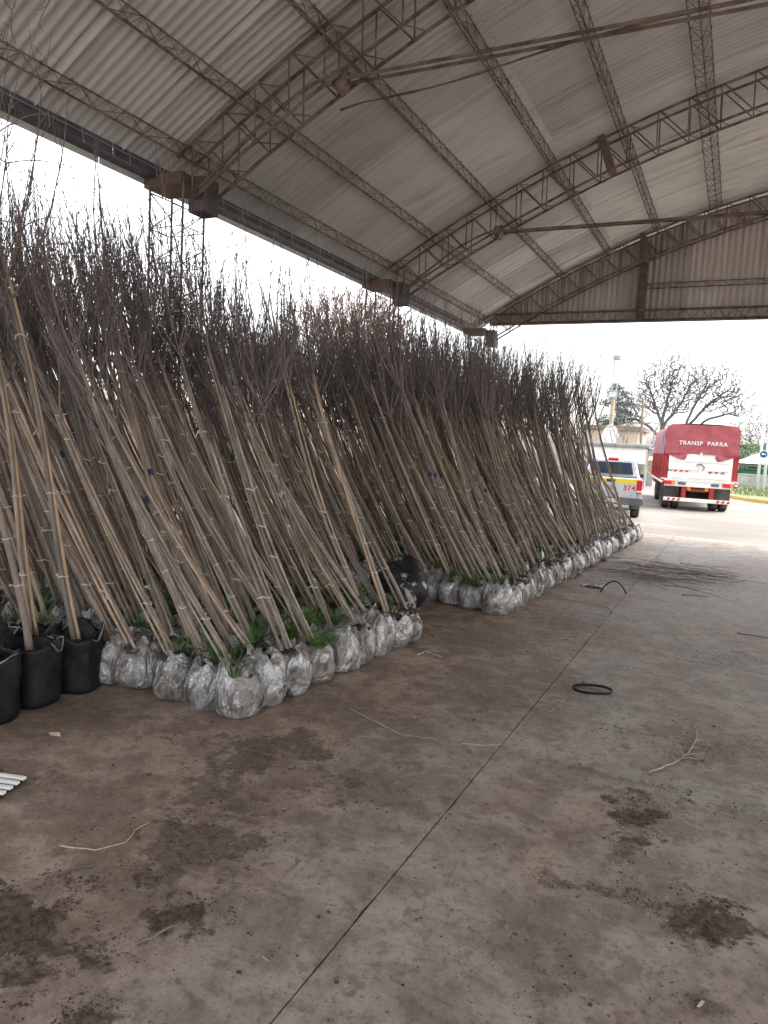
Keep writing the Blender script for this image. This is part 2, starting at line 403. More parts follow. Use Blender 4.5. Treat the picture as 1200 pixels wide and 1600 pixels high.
# ------------------------------------------------------------------ mesh helpers
class MB:
    def __init__(self):
        self.v = []; self.f = []

    def add(self, vs, fs):
        o = len(self.v)
        self.v.extend([tuple(p) for p in vs]); self.f.extend([tuple(i + o for i in q) for q in fs])
        return self

    def tube(self, pts, rads, n=5, cap=True):
        pts = [Vector(p) for p in pts]
        if not hasattr(rads, '__len__'):
            rads = [rads] * len(pts)
        o = len(self.v); up = None
        for i, p in enumerate(pts):
            d = (pts[min(i + 1, len(pts) - 1)] - pts[max(i - 1, 0)])
            d = d.normalized() if d.length > 1e-9 else Vector((0, 0, 1))
            if up is None:
                up = Vector((1, 0, 0)) if abs(d.x) < 0.9 else Vector((0, 1, 0))
            a = (up - d * up.dot(d)); a = a.normalized() if a.length > 1e-6 else d.orthogonal().normalized()
            b = d.cross(a); up = a
            for k in range(n):
                an = 2 * math.pi * k / n
                q = p + (a * math.cos(an) + b * math.sin(an)) * rads[i]
                self.v.append((q.x, q.y, q.z))
        for i in range(len(pts) - 1):
            for k in range(n):
                k2 = (k + 1) % n
                self.f.append((o + i * n + k, o + i * n + k2, o + (i + 1) * n + k2, o + (i + 1) * n + k))
        if cap:
            self.f.append(tuple(o + k for k in reversed(range(n))))
            e = o + (len(pts) - 1) * n
            self.f.append(tuple(e + k for k in range(n)))
        return self

    def box(self, c, s, rot=None):
        hx, hy, hz = s[0] / 2, s[1] / 2, s[2] / 2
        vs = [Vector((x, y, z)) for z in (-hz, hz) for y in (-hy, hy) for x in (-hx, hx)]
        if rot is not None:
            vs = [rot @ p for p in vs]
        vs = [p + Vector(c) for p in vs]
        return self.add(vs, [(0, 2, 3, 1), (4, 5, 7, 6), (0, 1, 5, 4), (2, 6, 7, 3), (0, 4, 6, 2), (1, 3, 7, 5)])

    def prism(self, poly, axis, a, b):
        """poly: 2-D outline in the plane across axis ('x','y','z'), pushed from a to b"""
        n = len(poly)

        def P(u, v, w):
            return {'x': (w, u, v), 'y': (u, w, v), 'z': (u, v, w)}[axis]
        vs = [P(u, v, a) for u, v in poly] + [P(u, v, b) for u, v in poly]
        fs = [tuple(range(n)), tuple(reversed(range(n, 2 * n)))] + [(i, i + n, (i + 1) % n + n, (i + 1) % n) for i in range(n)]
        return self.add(vs, fs)

    def mesh(self, name, mat, smooth=False, fix=False, bevel=0):
        me = bpy.data.meshes.new(name)
        me.from_pydata(self.v, [], self.f)
        if fix or bevel:
            bm = bmesh.new(); bm.from_mesh(me)
            bmesh.ops.recalc_face_normals(bm, faces=bm.faces)
            if bevel:
                bmesh.ops.bevel(bm, geom=list(bm.edges), offset=bevel, segments=2, profile=0.6, affect='EDGES', clamp_overlap=True)
            bm.to_mesh(me); bm.free()
        if smooth:
            me.polygons.foreach_set('use_smooth', [True] * len(me.polygons))
        me.materials.append(mat)
        return me

    def build(self, name, mat, parent=None, smooth=False, fix=False, bevel=0, loc=None):
        return link(name, self.mesh(name, mat, smooth, fix, bevel), parent, loc)


def link(name, me, parent=None, loc=None, rot=None):
    o = bpy.data.objects.new(name, me); COL.objects.link(o)
    if parent is not None:
        o.parent = parent
    if loc is not None:
        o.location = loc
    if rot is not None:
        o.rotation_euler = rot
    return o


def tag(o, label, cat, group=None):
    o['label'] = label; o['category'] = cat
    if group:
        o['group'] = group
    return o


def thing(name, label, cat, loc=(0, 0, 0), rz=0.0, group=None):
    o = bpy.data.objects.new(name, None); COL.objects.link(o)
    o.location = loc; o.rotation_euler = (0, 0, rz); o.empty_display_size = 0.1
    return tag(o, label, cat, group)


def structure(o):
    o['kind'] = 'structure'; return o


def copy_tree(o, parent=None):
    c = o.copy(); COL.objects.link(c); c.parent = parent
    for ch in o.children:
        copy_tree(ch, c)
    return c


# ------------------------------------------------------------------ ground: yard and slab floor
yd = MB()
yd.add([(-600, -600, -0.05), (600, -600, -0.05), (600, 900, -0.05), (-600, 900, -0.05)], [(0, 1, 2, 3)])
structure(yd.build('yard', M['yard']))

JX = -1.18
SLAB_Y1 = 18.15
flo = bpy.data.objects.new('floor', None); COL.objects.link(flo); structure(flo)
gw = 0.007
xs = [-7.3, -4.2 - 3.0, JX, 3.0, 7.2, 11.4, 14.9]
xs = [-7.3, JX, 3.0, 7.2, 11.4, 14.9]
ys = [-12.0, -6.5, -1.0, 4.52, 9.0, 13.6, SLAB_Y1]
for i in range(len(xs) - 1):
    off = 0.0 if i == 0 else (2.55 if i == 1 else 1.0)
    yy = ys if i == 0 else [ys[0]] + [y + off for y in ys[1:-1]] + [ys[-1]]
    for j in range(len(yy) - 1):
        x0, x1, y0, y1 = xs[i] + gw / 2, xs[i + 1] - gw / 2, yy[j] + 0.0025, yy[j + 1] - 0.0025
        s = MB()
        # slab with slightly chipped, uneven long edges
        n = 60; edge = []
        for side in (0, 1):
            for k in range(n + 1):
                y = y0 + (y1 - y0) * (k if side == 0 else n - k) / n
                w = noise.noise(Vector((y * 3.1, i * 7 + side * 3, 0))) * 0.004 + max(0, noise.noise(Vector((y * 9, i * 5 + side, 4))) - 0.25) * 0.02
                edge.append(((x1 - max(w, -0.004)) if side == 0 else (x0 + max(w, -0.004)), y))
        s.prism(edge, 'z', -0.12, 0.0)
        s.build('slab', M['floor'], flo, fix=True)
# earth packed into the joints
fill = MB(); fill.box((JX, 3, -0.035), (0.06, 30.2, 0.05)); fill.box((3.8, 3, -0.08), (22.0, 30.2, 0.05)); fill.box((-4.3, 3, -0.08), (6.0, 30.2, 0.05))
fo = fill.build('joint_filling', M['soil'], flo)

# ------------------------------------------------------------------ the shed
shed = thing('open_shed', 'big open-sided shed with arched corrugated roof on rusty lattice trusses', 'shed', (0, 0, 0))
XC = 3.8


def roof_z(x):
    return 8.36 - 0.0294 * (x - XC) ** 2


X_EAVE = -6.72
TY = [-4.47, 1.25, 6.97, 12.70, 18.40]
PUR = [-6.38, -5.53, -4.45, -3.34, -2.23, -1.0, 0.25, 1.5, 2.75]
PUR = PUR + [2 * XC - x for x in reversed(PUR)]

# roof sheets: corrugations run up the slope, lapped every metre
PITCH, AMP = 0.115, 0.026
SW = PITCH * 10
seg_edges = [X_EAVE, -3.25, 0.35, XC + 0.1]
seg_edges = seg_edges + [2 * XC - x for x in reversed(seg_edges[:-1])]
Y0R, Y1R = 18.80 - 1.05 * 23, 18.78


def sheet_mesh(xa, xb, width, step):
    s = MB(); nx = 7; ny = int(round(width / PITCH * 8)) + 4
    for a in range(nx + 1):
        x = xa + (xb - xa) * a / nx
        for b in range(ny + 1):
            y = b * PITCH / 8
            s.v.append((x, y, roof_z(x) + AMP * math.cos(2 * math.pi * y / PITCH) + step * (a / nx) + 0.010 * (b / ny) - (0.03 if b >= ny - 1 else 0)))
    for a in range(nx):
        for b in range(ny):
            i = a * (ny + 1) + b
            s.f.append((i, i + 1, i + ny + 2, i + ny + 1))
    return s.mesh('roof_sheet', M['roof'], smooth=True)


for k in range(len(seg_edges) - 1):
    xa, xb = seg_edges[k], seg_edges[k + 1]
    up = -1 if k < 3 else 1
    me = sheet_mesh(xa - 0.06, xb + 0.06, SW, 0.0)
    y = Y0R; j = 0
    while y < Y1R - 0.3:
        link('roof_sheet', me, shed, (0, y, 0.024 * (k % 2) + RND.uniform(0, 0.003)))
        y += SW; j += 1


def lattice_purlin(x, y0, y1, parent, wide=0.15, deep=0.13):
    """triangular rod purlin under the sheets between two trusses"""
    sl = -2 * 0.0294 * (x - XC); nx, nz = 1 / math.hypot(1, sl), sl / math.hypot(1, sl)
    top = roof_z(x) - AMP - 0.018
    A = Vector((x - nx * wide / 2, 0, top - nz * wide / 2)); B = Vector((x + nx * wide / 2, 0, top + nz * wide / 2))
    Cc = Vector((x + nz * deep, 0, top - nx * deep))
    ch = MB()
    for P, r in ((A, 0.009), (B, 0.009), (Cc, 0.012)):
        ch.tube([P + Vector((0, y0, 0)), P + Vector((0, y1, 0))], r, 5)
    o = ch.build('purlin', M['rust'], parent)
    lc = MB(); n = max(2, int(round((y1 - y0) / 0.34)))
    for P in (A, B):
        pts = []
        for i in range(2 * n + 1):
            pts.append((P if i % 2 == 0 else Cc) + Vector((0, y0 + (y1 - y0) * i / (2 * n), 0)))
        lc.tube(pts, 0.005, 4)
    pts = [(A if i % 2 else B) + Vector((0, y0 + (y1 - y0) * i / n, 0.0)) for i in range(n + 1)]
    lc.tube(pts, 0.0045, 4)
    # bent roof hooks where the sheets are bolted down
    yy = y0 + 0.1
    while yy < y1:
        for P in (A, B):
            q = P + Vector((RND.uniform(-.01, .01), yy, -0.01)); lc.tube([q, q + Vector((RND.uniform(-.02, .02), 0.01, 0.03))], 0.010, 4)
        yy += PITCH * 3
    lc.build('lacing', M['rust'], o)['kind'] = 'stuff'
    return o


ys_b = TY
for x in PUR:
    for j in range(len(ys_b) - 1):
        if x > 3 and j > 3:
            pass
        lattice_purlin(x, ys_b[j] + 0.02, ys_b[j + 1] - 0.02, shed, 0.26 if abs(x + 1.0) < .01 else 0.15)

TD = 0.15          # half the thickness of a truss


def chord_pts(off, x0, x1, n=26):
    out = []
    for i in range(n + 1):
        x = x0 + (x1 - x0) * i / n
        d = 0.0
        if off:
            e = min(1, max(0, (abs(x - XC) - 3) / 7)); d = 0.52 + 0.14 * e
        out.append(Vector((x, 0, roof_z(x) - AMP - 0.05 - d)))
    return out


XL, XR = -6.2, 2 * XC + 6.2
for ti, y in enumerate(TY):
    tr = bpy.data.objects.new('truss', None); COL.objects.link(tr); tr.parent = shed; tr.location = (0, y, 0)
    top = chord_pts(0, XL - 0.25, XR + 0.25); bot = chord_pts(1, XL, XR)
    for s in (-1, 1):
        for pts, nm, r in ((top, 'top_chord', 0.022), (bot, 'bottom_chord', 0.022)):
            MB().tube([p + Vector((0, s * TD, 0)) for p in pts], r, 6).build(nm, M['rust'], tr)
    npan = 44
    for s in (-1, 1):
        for i in range(npan):
            xa = XL + (XR - XL) * i / npan; xb = XL + (XR - XL) * (i + 1) / npan

            def zt(x): return roof_z(x) - AMP - 0.05

            def zb(x): return zt(x) - 0.52 - 0.14 * min(1, max(0, (abs(x - XC) - 3) / 7))
            w = MB()
            lean = -0.02 if xa < XC else 0.02
            w.tube([(xa, s * TD, zb(xa)), (xa + lean, s * TD, zt(xa + lean) - 0.008), (xa + lean + 0.03, s * TD, zt(xa + 0.03) - 0.008), (xb - 0.015, s * TD, zb(xb) + 0.004)], 0.011, 5)
            w.build('web_rod', M['rust'], tr)
    # cross ties between the two faces
    cr = MB()
    for i in range(npan + 1):
        x = XL + (XR - XL) * i / npan
        cr.tube([(x, -TD, zb(x)), (x + 0.14, TD, zb(x + 0.14))], 0.008, 4)
        cr.tube([(x, -TD, zt(x)), (x + 0.14, TD, zt(x + 0.14))], 0.008, 4)
    cr.build('cross_lacing', M['rust'], tr)['kind'] = 'stuff'
    # splice plate box and tie rods with gussets
    for sx in (-1, 1):
        xs_ = XC + sx * 6.25
        sl = -2 * 0.0294 * (xs_ - XC)
        rot = Matrix.Rotation(-math.atan(sl), 3, 'Y')
        MB().box((xs_, 0, roof_z(xs_) - 0.34), (0.13, 2 * TD + 0.05, 0.60), rot).build('splice_box', M['rust_light'], tr, fix=True, bevel=0.006)
    if ti < 4:
        gx = XC - 8.07
        for sx, gxx in ((-1, gx), (1, 2 * XC - gx)):
            gz = zb(gxx)
            MB().prism([(gxx - 0.08, gz + 0.10), (gxx + 0.08, gz + 0.13), (gxx + 0.07, gz - 0.02), (gxx, gz - 0.11), (gxx - 0.06, gz - 0.05)], 'y', -0.085, 0.085).build('gusset', M['rust'], tr, fix=True)
        for s in (-0.06, 0.06):
            p = []
            for i in range(13):
                u = i / 12; p.append((gx + (XC - gx) * 2 * u, s, zb(gx) + 0.02 - 0.05 * 4 * u * (1 - u)))
            MB().tube(p, 0.017, 6).build('tie_rod', M['rust'], tr)
        # bent strap running down from the gusset to the column head
        for sx in (1, -1):
            p = []
            for i in range(9):
                u = i / 8; x = gx + (-6.15 - gx) * u
                p.append(((x if sx == 1 else 2 * XC - x), -TD - 0.03, zb(x) + 0.02 + 0.16 * math.sin(math.pi * u) * (1 - u)))
            MB().tube(p, 0.018, 6).build('haunch_strap', M['rust'], tr)
# an old slack rod left hanging beside the tie of the nearest truss in view
p = [(-4.55 + 5.6 * u, 7.45 + 0.1 * math.sin(u * 9), 5.72 + 0.50 * u ** 0.6 - 0.32 * math.sin(math.pi * u) * 0.4) for u in [i / 20 for i in range(21)]]
MB().tube(p, [0.010 + 0.006 * (i % 3 == 0) for i in range(21)], 5).build('slack_rod', M['rust'], shed)

# columns: four rods with lacing, a rusty plate head and a dark hopper box
for y in TY:
    for sx in (-1, 1):
        c = bpy.data.objects.new('column', None); COL.objects.link(c); c.parent = shed
        c.location = (-6.58 if sx < 0 else 2 * XC + 6.58, y, 0); c.rotation_euler = (0, 0, 0 if sx < 0 else math.pi)
        hx, hy = 0.27, 0.19
        for ax in (-1, 1):
            for ay in (-1, 1):
                MB().tube([(ax * hx, ay * hy, -0.05), (ax * hx, ay * hy, 5.0)], 0.015, 6).build('corner_rod', M['rust'], c)
        lc = MB(); nst = 22
        for (p0, p1) in (((-hx, -hy), (hx, -hy)), ((-hx, hy), (hx, hy)), ((-hx, -hy), (-hx, hy)), ((hx, -hy), (hx, hy))):
            pts = [((p0 if i % 2 == 0 else p1)[0], (p0 if i % 2 == 0 else p1)[1], 0.05 + 4.75 * i / nst) for i in range(nst + 1)]
            lc.tube(pts, 0.0105, 4)
            for i in range(0, nst, 2):
                z = 0.05 + 4.75 * i / nst
                lc.tube([(p0[0], p0[1], z), (p1[0], p1[1], z)], 0.006, 4)
        lc.build('lacing', M['rust'], c)['kind'] = 'stuff'
        MB().box((-0.05, 0, 4.93), (0.60, 0.44, 0.15)).build('plate_head', M['rust_light'], c, fix=True, bevel=0.01)
        MB().box((0.37, 0.06, 4.76), (0.24, 0.28, 0.42)).build('hopper_box', M['dark_plate'], c, fix=True, bevel=0.01)

# eave: gutter channel with a pale lip, light rod fringe and a tension wire
for sx in (-1, 1):
    X = X_EAVE if sx < 0 else 2 * XC - X_EAVE
    j = 0; y = Y0R
    while y < Y1R:
        y2 = min(y + 5.7, Y1R)
        g = MB(); o_ = sx
        prof = [(X - o_ * 0.02, 5.10), (X - o_ * 0.02, 4.97), (X + o_ * 0.20, 4.97), (X + o_ * 0.20, 5.12), (X + o_ * 0.194, 5.12), (X + o_ * 0.194, 4.976), (X - o_ * 0.014, 4.976), (X - o_ * 0.014, 5.10)]
        g.prism(prof, 'y', y + 0.004, y2 - 0.004)
        g.build('gutter', M['gutter'], shed, fix=True)
        MB().box((X + o_ * 0.205, (y + y2) / 2, 4.955), (0.008, y2 - y - 0.01, 0.11)).build('gutter_lip', M['galv'], shed)
        hg = MB(); yy = y + 0.2
        while yy < y2:
            hg.tube([(X - o_ * 0.06, yy, roof_z(X) - 0.02), (X - o_ * 0.07, yy + 0.02, 4.93)], 0.004, 4)
            yy += 0.42
        hg.tube([(X - o_ * 0.07, y, 5.03), (X - o_ * 0.07, y2, 5.03)], 0.005, 4)
        hg.build('gutter_hanger', M['wire'], shed)['kind'] = 'stuff'
        y = y2

# far gable: arch-topped corrugated sheets above a lattice lintel
GY = 18.66
x = -6.35; GP = 0.135; GW = GP * 6
while x < 2 * XC + 6.3:
    s = MB(); n = int(GW / GP * 8) + 3; n2 = 6
    for a in range(n + 1):
        xx = x + a * GP / 8
        xx_ = min(xx, 2 * XC + 6.35)
        y = GY + 0.019 * math.cos(2 * math.pi * a / 8) + 0.004 * (a / n)
        zt_ = roof_z(xx_) - AMP - 0.004
        for b in range(n2 + 1):
            s.v.append((xx_, y, 5.13 + (max(zt_, 5.2) - 5.13) * b / n2))
    for a in range(n):
        for b in range(n2):
            i = a * (n2 + 1) + b
            s.f.append((i, i + n2 + 1, i + n2 + 2, i + 1))
    s.build('gable_sheet', M['gable'], shed, smooth=True)
    x += GW
bm_ = MB()
for z in (5.16, 5.40):
    for yo in (-0.10, -0.22):
        bm_.tube([(XL, GY + yo, z), (XR, GY + yo, z)], 0.02, 6)
bo = bm_.build('gable_lintel', M['rust'], shed)
lz = MB(); nz_ = 110
for yo in (-0.10, -0.22):
    lz.tube([(XL + (XR - XL) * i / nz_, GY + yo, 5.16 if i % 2 else 5.40) for i in range(nz_ + 1)], 0.008, 4)
lz.build('lacing', M['rust'], bo)
MB().box((XC, GY - 0.16, 5.122), (XR - XL, 0.2, 0.012)).build('lintel_plate', M['dark_plate'], shed)
for sx in (-1, 1):
    xg = XC + sx * 6.28
    MB().box((xg, GY - 0.16, (5.15 + roof_z(xg) - 0.7) / 2), (0.16, 0.14, roof_z(xg) - 0.7 - 5.15)).build('gable_post', M['dark_plate'], shed, fix=True, bevel=0.006)
gr = MB()
for z in (5.93, 6.05):
    gr.tube([(XC - 6.2, GY - 0.06, z), (XC + 6.2, GY - 0.06, z)], 0.013, 5)
gr.tube([(XC - 6.2 + 12.4 * i / 60, GY - 0.06, 5.93 if i % 2 else 6.05) for i in range(61)], 0.007, 4)
gr.build('gable_girt', M['rust'], shed)
MB().tube([(-6.3 + 14 * u, 18.3, 5.05 + 0.35 * u ** 2 - 0.25 * u) for u in [i / 12 for i in range(13)]], 0.006, 4).build('cable', M['wire'], shed)

# ------------------------------------------------------------------ saplings
def axis_fn(theta, rng, L):
    a0 = theta; ph = rng.uniform(0, 6.28); w = rng.uniform(0.006, 0.022)
    n = 40; pts = [Vector((0, 0, 0))]; ds = L / n
    for i in range(n):
        s = i / n
        an = a0 * (1.12 - 0.55 * s) + w * 3 * math.sin(s * 9 + ph)
        bn = w * 3 * math.cos(s * 7 + ph * 2)
        pts.append(pts[-1] + Vector((-math.sin(an), math.sin(bn), math.cos(an))) * ds)

    def f(s):
        u = max(0.0, min(s / L, 0.9999)) * n; i = int(u); q = u - i
        return pts[i].lerp(pts[i + 1], q)
    return f


def make_sapling_meshes(seed, theta, H=3.45, dense=1.0):
    rng = random.Random(seed)
    ax = axis_fn(theta, rng, H * 1.02)
    fork = rng.uniform(2.2, 2.6)
    r0 = rng.uniform(0.0115, 0.0225); r1 = r0 * 0.62
    tr = MB(); n = 12
    pts = [ax(fork * i / n) for i in range(n + 1)]; pts[0] = pts[0] - Vector((0, 0, 0.06))
    rads = [r0 * (1.25 if i == 0 else 1) + (r1 - r0) * i / n + rng.uniform(-.0012, .0012) for i in range(n + 1)]
    tr.tube(pts, rads, 6)
    cr = MB()

    def shoot(p0, d0, L, r, lift, depth):
        n = max(3, int(L / 0.11)); p = Vector(p0); d = Vector(d0).normalized(); pts = [p.copy()]; rr = [r]
        for i in range(n):
            d = (d + Vector((rng.gauss(0, .05), rng.gauss(0, .05), lift))).normalized()
            p = p + d * (L / n); pts.append(p.copy())
            rr.append((r * (1 - 0.78 * (i + 1) / n)) * (1.35 if i % 2 else 0.9))
        cr.tube(pts, rr, 4 if depth == 0 else 3, cap=False)
        return pts, d
    leader, _ = shoot(ax(fork - 0.02), ax(fork + .2) - ax(fork), (H - fork) * rng.uniform(0.85, 1.02), r1 * 0.85, 0.03, 0)
    arms = [leader]
    for i in range(int(rng.randint(5, 7) * dense)):
        s = fork - rng.uniform(0.0, 0.42) if i > 1 else fork
        base = ax(s); dr = (ax(s + 0.1) - ax(s)).normalized()
        an = rng.uniform(0, 6.28); sp = rng.uniform(0.45, 0.95)
        d = dr + Vector((math.cos(an), math.sin(an), 0)) * sp
        pts, _ = shoot(base, d, rng.uniform(0.65, 1.55), rng.uniform(0.006, 0.009), 0.17, 0)
        arms.append(pts)
    for pts in arms:
        for i in range(2, len(pts) - 1):
            for _k in range(3 if rng.random() < 0.45 * dense else 2):
                if rng.random() < 0.85:
                    d = (pts[i + 1] - pts[i - 1]).normalized(); an = rng.uniform(0, 6.28)
                    d = d + Vector((math.cos(an), math.sin(an), rng.uniform(-.1, .3))) * rng.uniform(0.25, 0.7)
                    shoot(pts[i], d, rng.choice((0.03, 0.04, 0.05, 0.07, 0.10, 0.16, 0.28, 0.42)), rng.uniform(0.0027, 0.0044), 0.10, 1)
    # bamboo or reed cane with nodes, lashed alongside
    ca = MB(); side = rng.uniform(0, 6.28); rc = rng.uniform(0.009, 0.015); Lc = rng.uniform(1.9, 2.75)
    off = Vector((math.cos(side), math.sin(side) , 0)) * (r0 + rc * 0.85)
    p0 = ax(0) + off * 1.5 - Vector((0, 0, 0.05)); p1 = ax(Lc) + off * rng.uniform(0.6, 1.6)
    pts = []; rads = []; s = 0.0; k = 0
    nn = int(Lc / 0.24)
    for i in range(nn):
        for u, q in ((0.0, 1.16), (0.06, 0.98), (0.94, 0.96)):
            w = (i + u) / nn
            pts.append(p0.lerp(p1, w) + (ax(Lc * w) - ax(0).lerp(ax(Lc), w)) * 0.75); rads.append(rc * q * (1 - 0.25 * w))
    ca.tube(pts, rads, 6)
    ca2 = None
    if rng.random() < 0.6:
        ca2 = MB(); a2 = side + rng.uniform(1.6, 4.2); rc2 = rng.uniform(0.008, 0.014); o2 = Vector((math.cos(a2), math.sin(a2), 0)) * (r0 + rc2)
        L2 = rng.uniform(1.7, 2.6); nn = int(L2 / 0.27); pts = []; rads = []
        q0 = ax(0) + o2 * 1.7 - Vector((0, 0, 0.05)); q1 = ax(L2) + o2 * rng.uniform(0.8, 3.0)
        for i in range(nn):
            for u, q in ((0.0, 1.16), (0.06, 0.98), (0.94, 0.96)):
                w = (i + u) / nn
                pts.append(q0.lerp(q1, w) + (ax(L2 * w) - ax(0).lerp(ax(L2), w)) * 0.7); rads.append(rc2 * q * (1 - 0.25 * w))
        ca2.tube(pts, rads, 6)
    ties = []
    for s in sorted(rng.sample([0.45, 0.75, 1.0, 1.3, 1.55, 1.85, 2.05], 3)):
        if s > Lc - 0.1:
            continue
        t = MB(); c = ax(s) + off * 0.5; w = r0 + rc + 0.004; dr = Vector((off.x, off.y, 0)).normalized(); pr = Vector((-dr.y, dr.x, 0))
        ring = []
        for k in range(9):
            a = 2 * math.pi * k / 8; ring.append(c + dr * math.cos(a) * w * 0.98 + pr * math.sin(a) * (r0 + 0.006) + Vector((0, 0, 0.006 * math.sin(2 * a))))
        t.tube(ring, 0.0036, 4, cap=False)
        for q in range(2):
            e = c + dr * w * rng.uniform(-1, 1) + pr * (r0 + 0.006); v = Vector((rng.uniform(-1, 1), rng.uniform(-1, 1), rng.uniform(-.7, .9))).normalized()
            t.tube([e, e + v * 0.02, e + v * rng.uniform(0.025, 0.05) + Vector((0, 0, -0.006))], 0.0038, 4)
        ties.append(t)
    mk = MB(); s = rng.uniform(1.05, 1.45); mk.tube([ax(s), ax(s + 0.05)], r0 * 0.98, 6, cap=False)
    return dict(trunk=tr, crown=cr, cane=ca, cane2=ca2, ties=ties, mark=mk)


def bag_mb(seed, nu=34, nv=18, R=0.146, Hh=0.325):
    rng = random.Random(seed); b = MB(); off = Vector((seed * 3.7, seed * 1.3, seed * .7))
    ex = rng.uniform(0.92, 1.08)
    lean = Vector((rng.uniform(-.02, .02), rng.uniform(-.02, .02)))
    prof = [(0.52, 0.0), (0.74, 0.012), (0.89, 0.07), (0.98, 0.20), (1.02, 0.36), (1.01, 0.52), (0.95, 0.67), (0.84, 0.80), (0.70, 0.91), (0.56, 0.99), (0.46, 1.03), (0.40, 0.97), (0.34, 0.88)]
    rows = []
    for j in range(nv + 1):
        u = j / nv * (len(prof) - 1); i = min(int(u), len(prof) - 2); q = u - i
        rows.append((prof[i][0] * (1 - q) + prof[i + 1][0] * q, prof[i][1] * (1 - q) + prof[i + 1][1] * q))
    for rr, zz in rows:
        for k in range(nu):
            a = 2 * math.pi * k / nu
            c, s = math.cos(a), math.sin(a)
            sq = 1 / (abs(c) ** 3 + abs(s) ** 3) ** (1 / 3)
            p = Vector((c * rr * sq * ex, s * rr * sq / ex, zz))
            lo = noise.noise(p * 1.3 + off)
            cr = 1 - 2 * abs(noise.noise(Vector((p.x * 3.2, p.y * 3.2, p.z * 2.3)) + off * 2))
            fi = 1 - 2 * abs(noise.noise(Vector((p.x * 7, p.y * 7, p.z * 5)) + off * 3))
            plt = 0.035 * math.sin(a * (9 + seed % 4) + 3 * lo) * max(0, zz - .55) * 2
            g = 1 + 0.20 * lo + 0.10 * cr + 0.025 * fi + plt
            zt = zz * (1 + 0.22 * noise.noise(Vector((c * 1.1, s * 1.1, seed * 2.1))) * (zz > 0.5)) if zz > 0.02 else zz
            b.v.append((p.x * R * g + lean.x * zz, p.y * R * g + lean.y * zz, max(0.0, (zt + 0.03 * cr * (zz > 0.05)) * Hh)))
    for j in range(nv):
        for k in range(nu):
            k2 = (k + 1) % nu
            b.f.append((j * nu + k, j * nu + k2, (j + 1) * nu + k2, (j + 1) * nu + k))
    b.f.append(tuple(reversed(range(nu))))
    # welded side seams standing off as crinkled fins of film, and a torn scrap of rim
    if nu > 24:
        for a_i in (rng.randint(0, nu - 1), rng.randint(0, nu - 1), rng.randint(0, nu - 1)):
            o = len(b.v); m_ = 0
            for j in range(2, nv - 3):
                x, y, z = b.v[j * nu + a_i]; r_ = math.hypot(x, y) + 1e-6; w = (0.010 + 0.028 * abs(noise.noise(Vector((j * .45, a_i, seed))))) * math.sin(math.pi * (j - 1.5) / (nv - 4.5))
                tw = 0.02 * noise.noise(Vector((j * .6, a_i * 2, seed + 3)))
                b.v.append((x * .985, y * .985, z)); b.v.append((x * (1 + w / r_) - y / r_ * tw, y * (1 + w / r_) + x / r_ * tw, z - 0.004)); m_ += 1
            for j in range(m_ - 1):
                b.f.append((o + 2 * j, o + 2 * j + 1, o + 2 * j + 3, o + 2 * j + 2))
        for q in range(3):
            k = rng.randint(0, nu - 1); o = len(b.v); row = nv - rng.choice((3, 4))
            for d_ in range(5):
                x, y, z = b.v[row * nu + (k + d_) % nu]; h_ = 0.05 * math.sin(math.pi * (d_ + .5) / 5) * rng.uniform(.5, 1.2)
                b.v.append((x, y, z - 0.005)); b.v.append((x * rng.uniform(1.0, 1.35), y * rng.uniform(1.0, 1.35), z + h_))
            for d_ in range(4):
                b.f.append((o + 2 * d_, o + 2 * d_ + 2, o + 2 * d_ + 3, o + 2 * d_ + 1))
    return b


def soil_mb(seed, R=0.105, z=0.285, amp=0.03):
    b = MB(); nu, nr = 16, 4; off = Vector((seed * 2.2, 3, 1))
    b.v.append((0, 0, z + 0.03))
    for j in range(1, nr + 1):
        for k in range(nu):
            a = 2 * math.pi * k / nu; r = R * j / nr
            p = Vector((math.cos(a) * r, math.sin(a) * r, 0))
            b.v.append((p.x, p.y, z + 0.03 * (1 - (j / nr) ** 2) + amp * noise.noise(p * 22 + off)))
    for k in range(nu):
        b.f.append((0, 1 + k, 1 + (k + 1) % nu))
        for j in range(nr - 1):
            o = 1 + j * nu
            b.f.append((o + k, o + nu + k, o + nu + (k + 1) % nu, o + (k + 1) % nu))
    return b


def weed_mb(seed, kind):
    rng = random.Random(seed); b = MB()
    n = 60 if kind == 0 else 30
    for i in range(n):
        a = rng.uniform(0, 6.28); r = rng.uniform(0, 0.05)
        p = Vector((math.cos(a) * r, math.sin(a) * r, 0)); L = rng.uniform(0.06, 0.17) * (1 if kind == 0 else 1.35)
        d = Vector((math.cos(a) * rng.uniform(.2, .9), math.sin(a) * rng.uniform(.2, .9), 1)).normalized()
        sd_ = Vector((-math.sin(a), math.cos(a), 0))
        if kind == 0:          # feathery weed: stem with pairs of small leaflets
            q = p.copy()
            for k in range(6):
                q2 = q + d * L / 6; d = (d + Vector((0, 0, -0.12)) + Vector((math.cos(a), math.sin(a), 0)) * .06).normalized()
                for sg in (-1, 1):
                    t = q2 + sd_ * sg * rng.uniform(.006, .015) + d * 0.010 + Vector((0, 0, rng.uniform(-.006, .01)))
                    b.add([q, q2, t], [(0, 1, 2)])
                q = q2
        else:                  # grass blades
            w = rng.uniform(.003, .006); q = p.copy(); prev = None
            for k in range(5):
                ww = w * (1 - k / 4.6)
                vs = [q - sd_ * ww, q + sd_ * ww]
                o = len(b.v); b.v.extend([tuple(x) for x in vs])
                if k:
                    b.f.append((o - 2, o - 1, o + 1, o))
                q = q + d * L / 4; d = (d + Vector((math.cos(a), math.sin(a), 0)) * .16 + Vector((0, 0, -.16))).normalized()
    return b


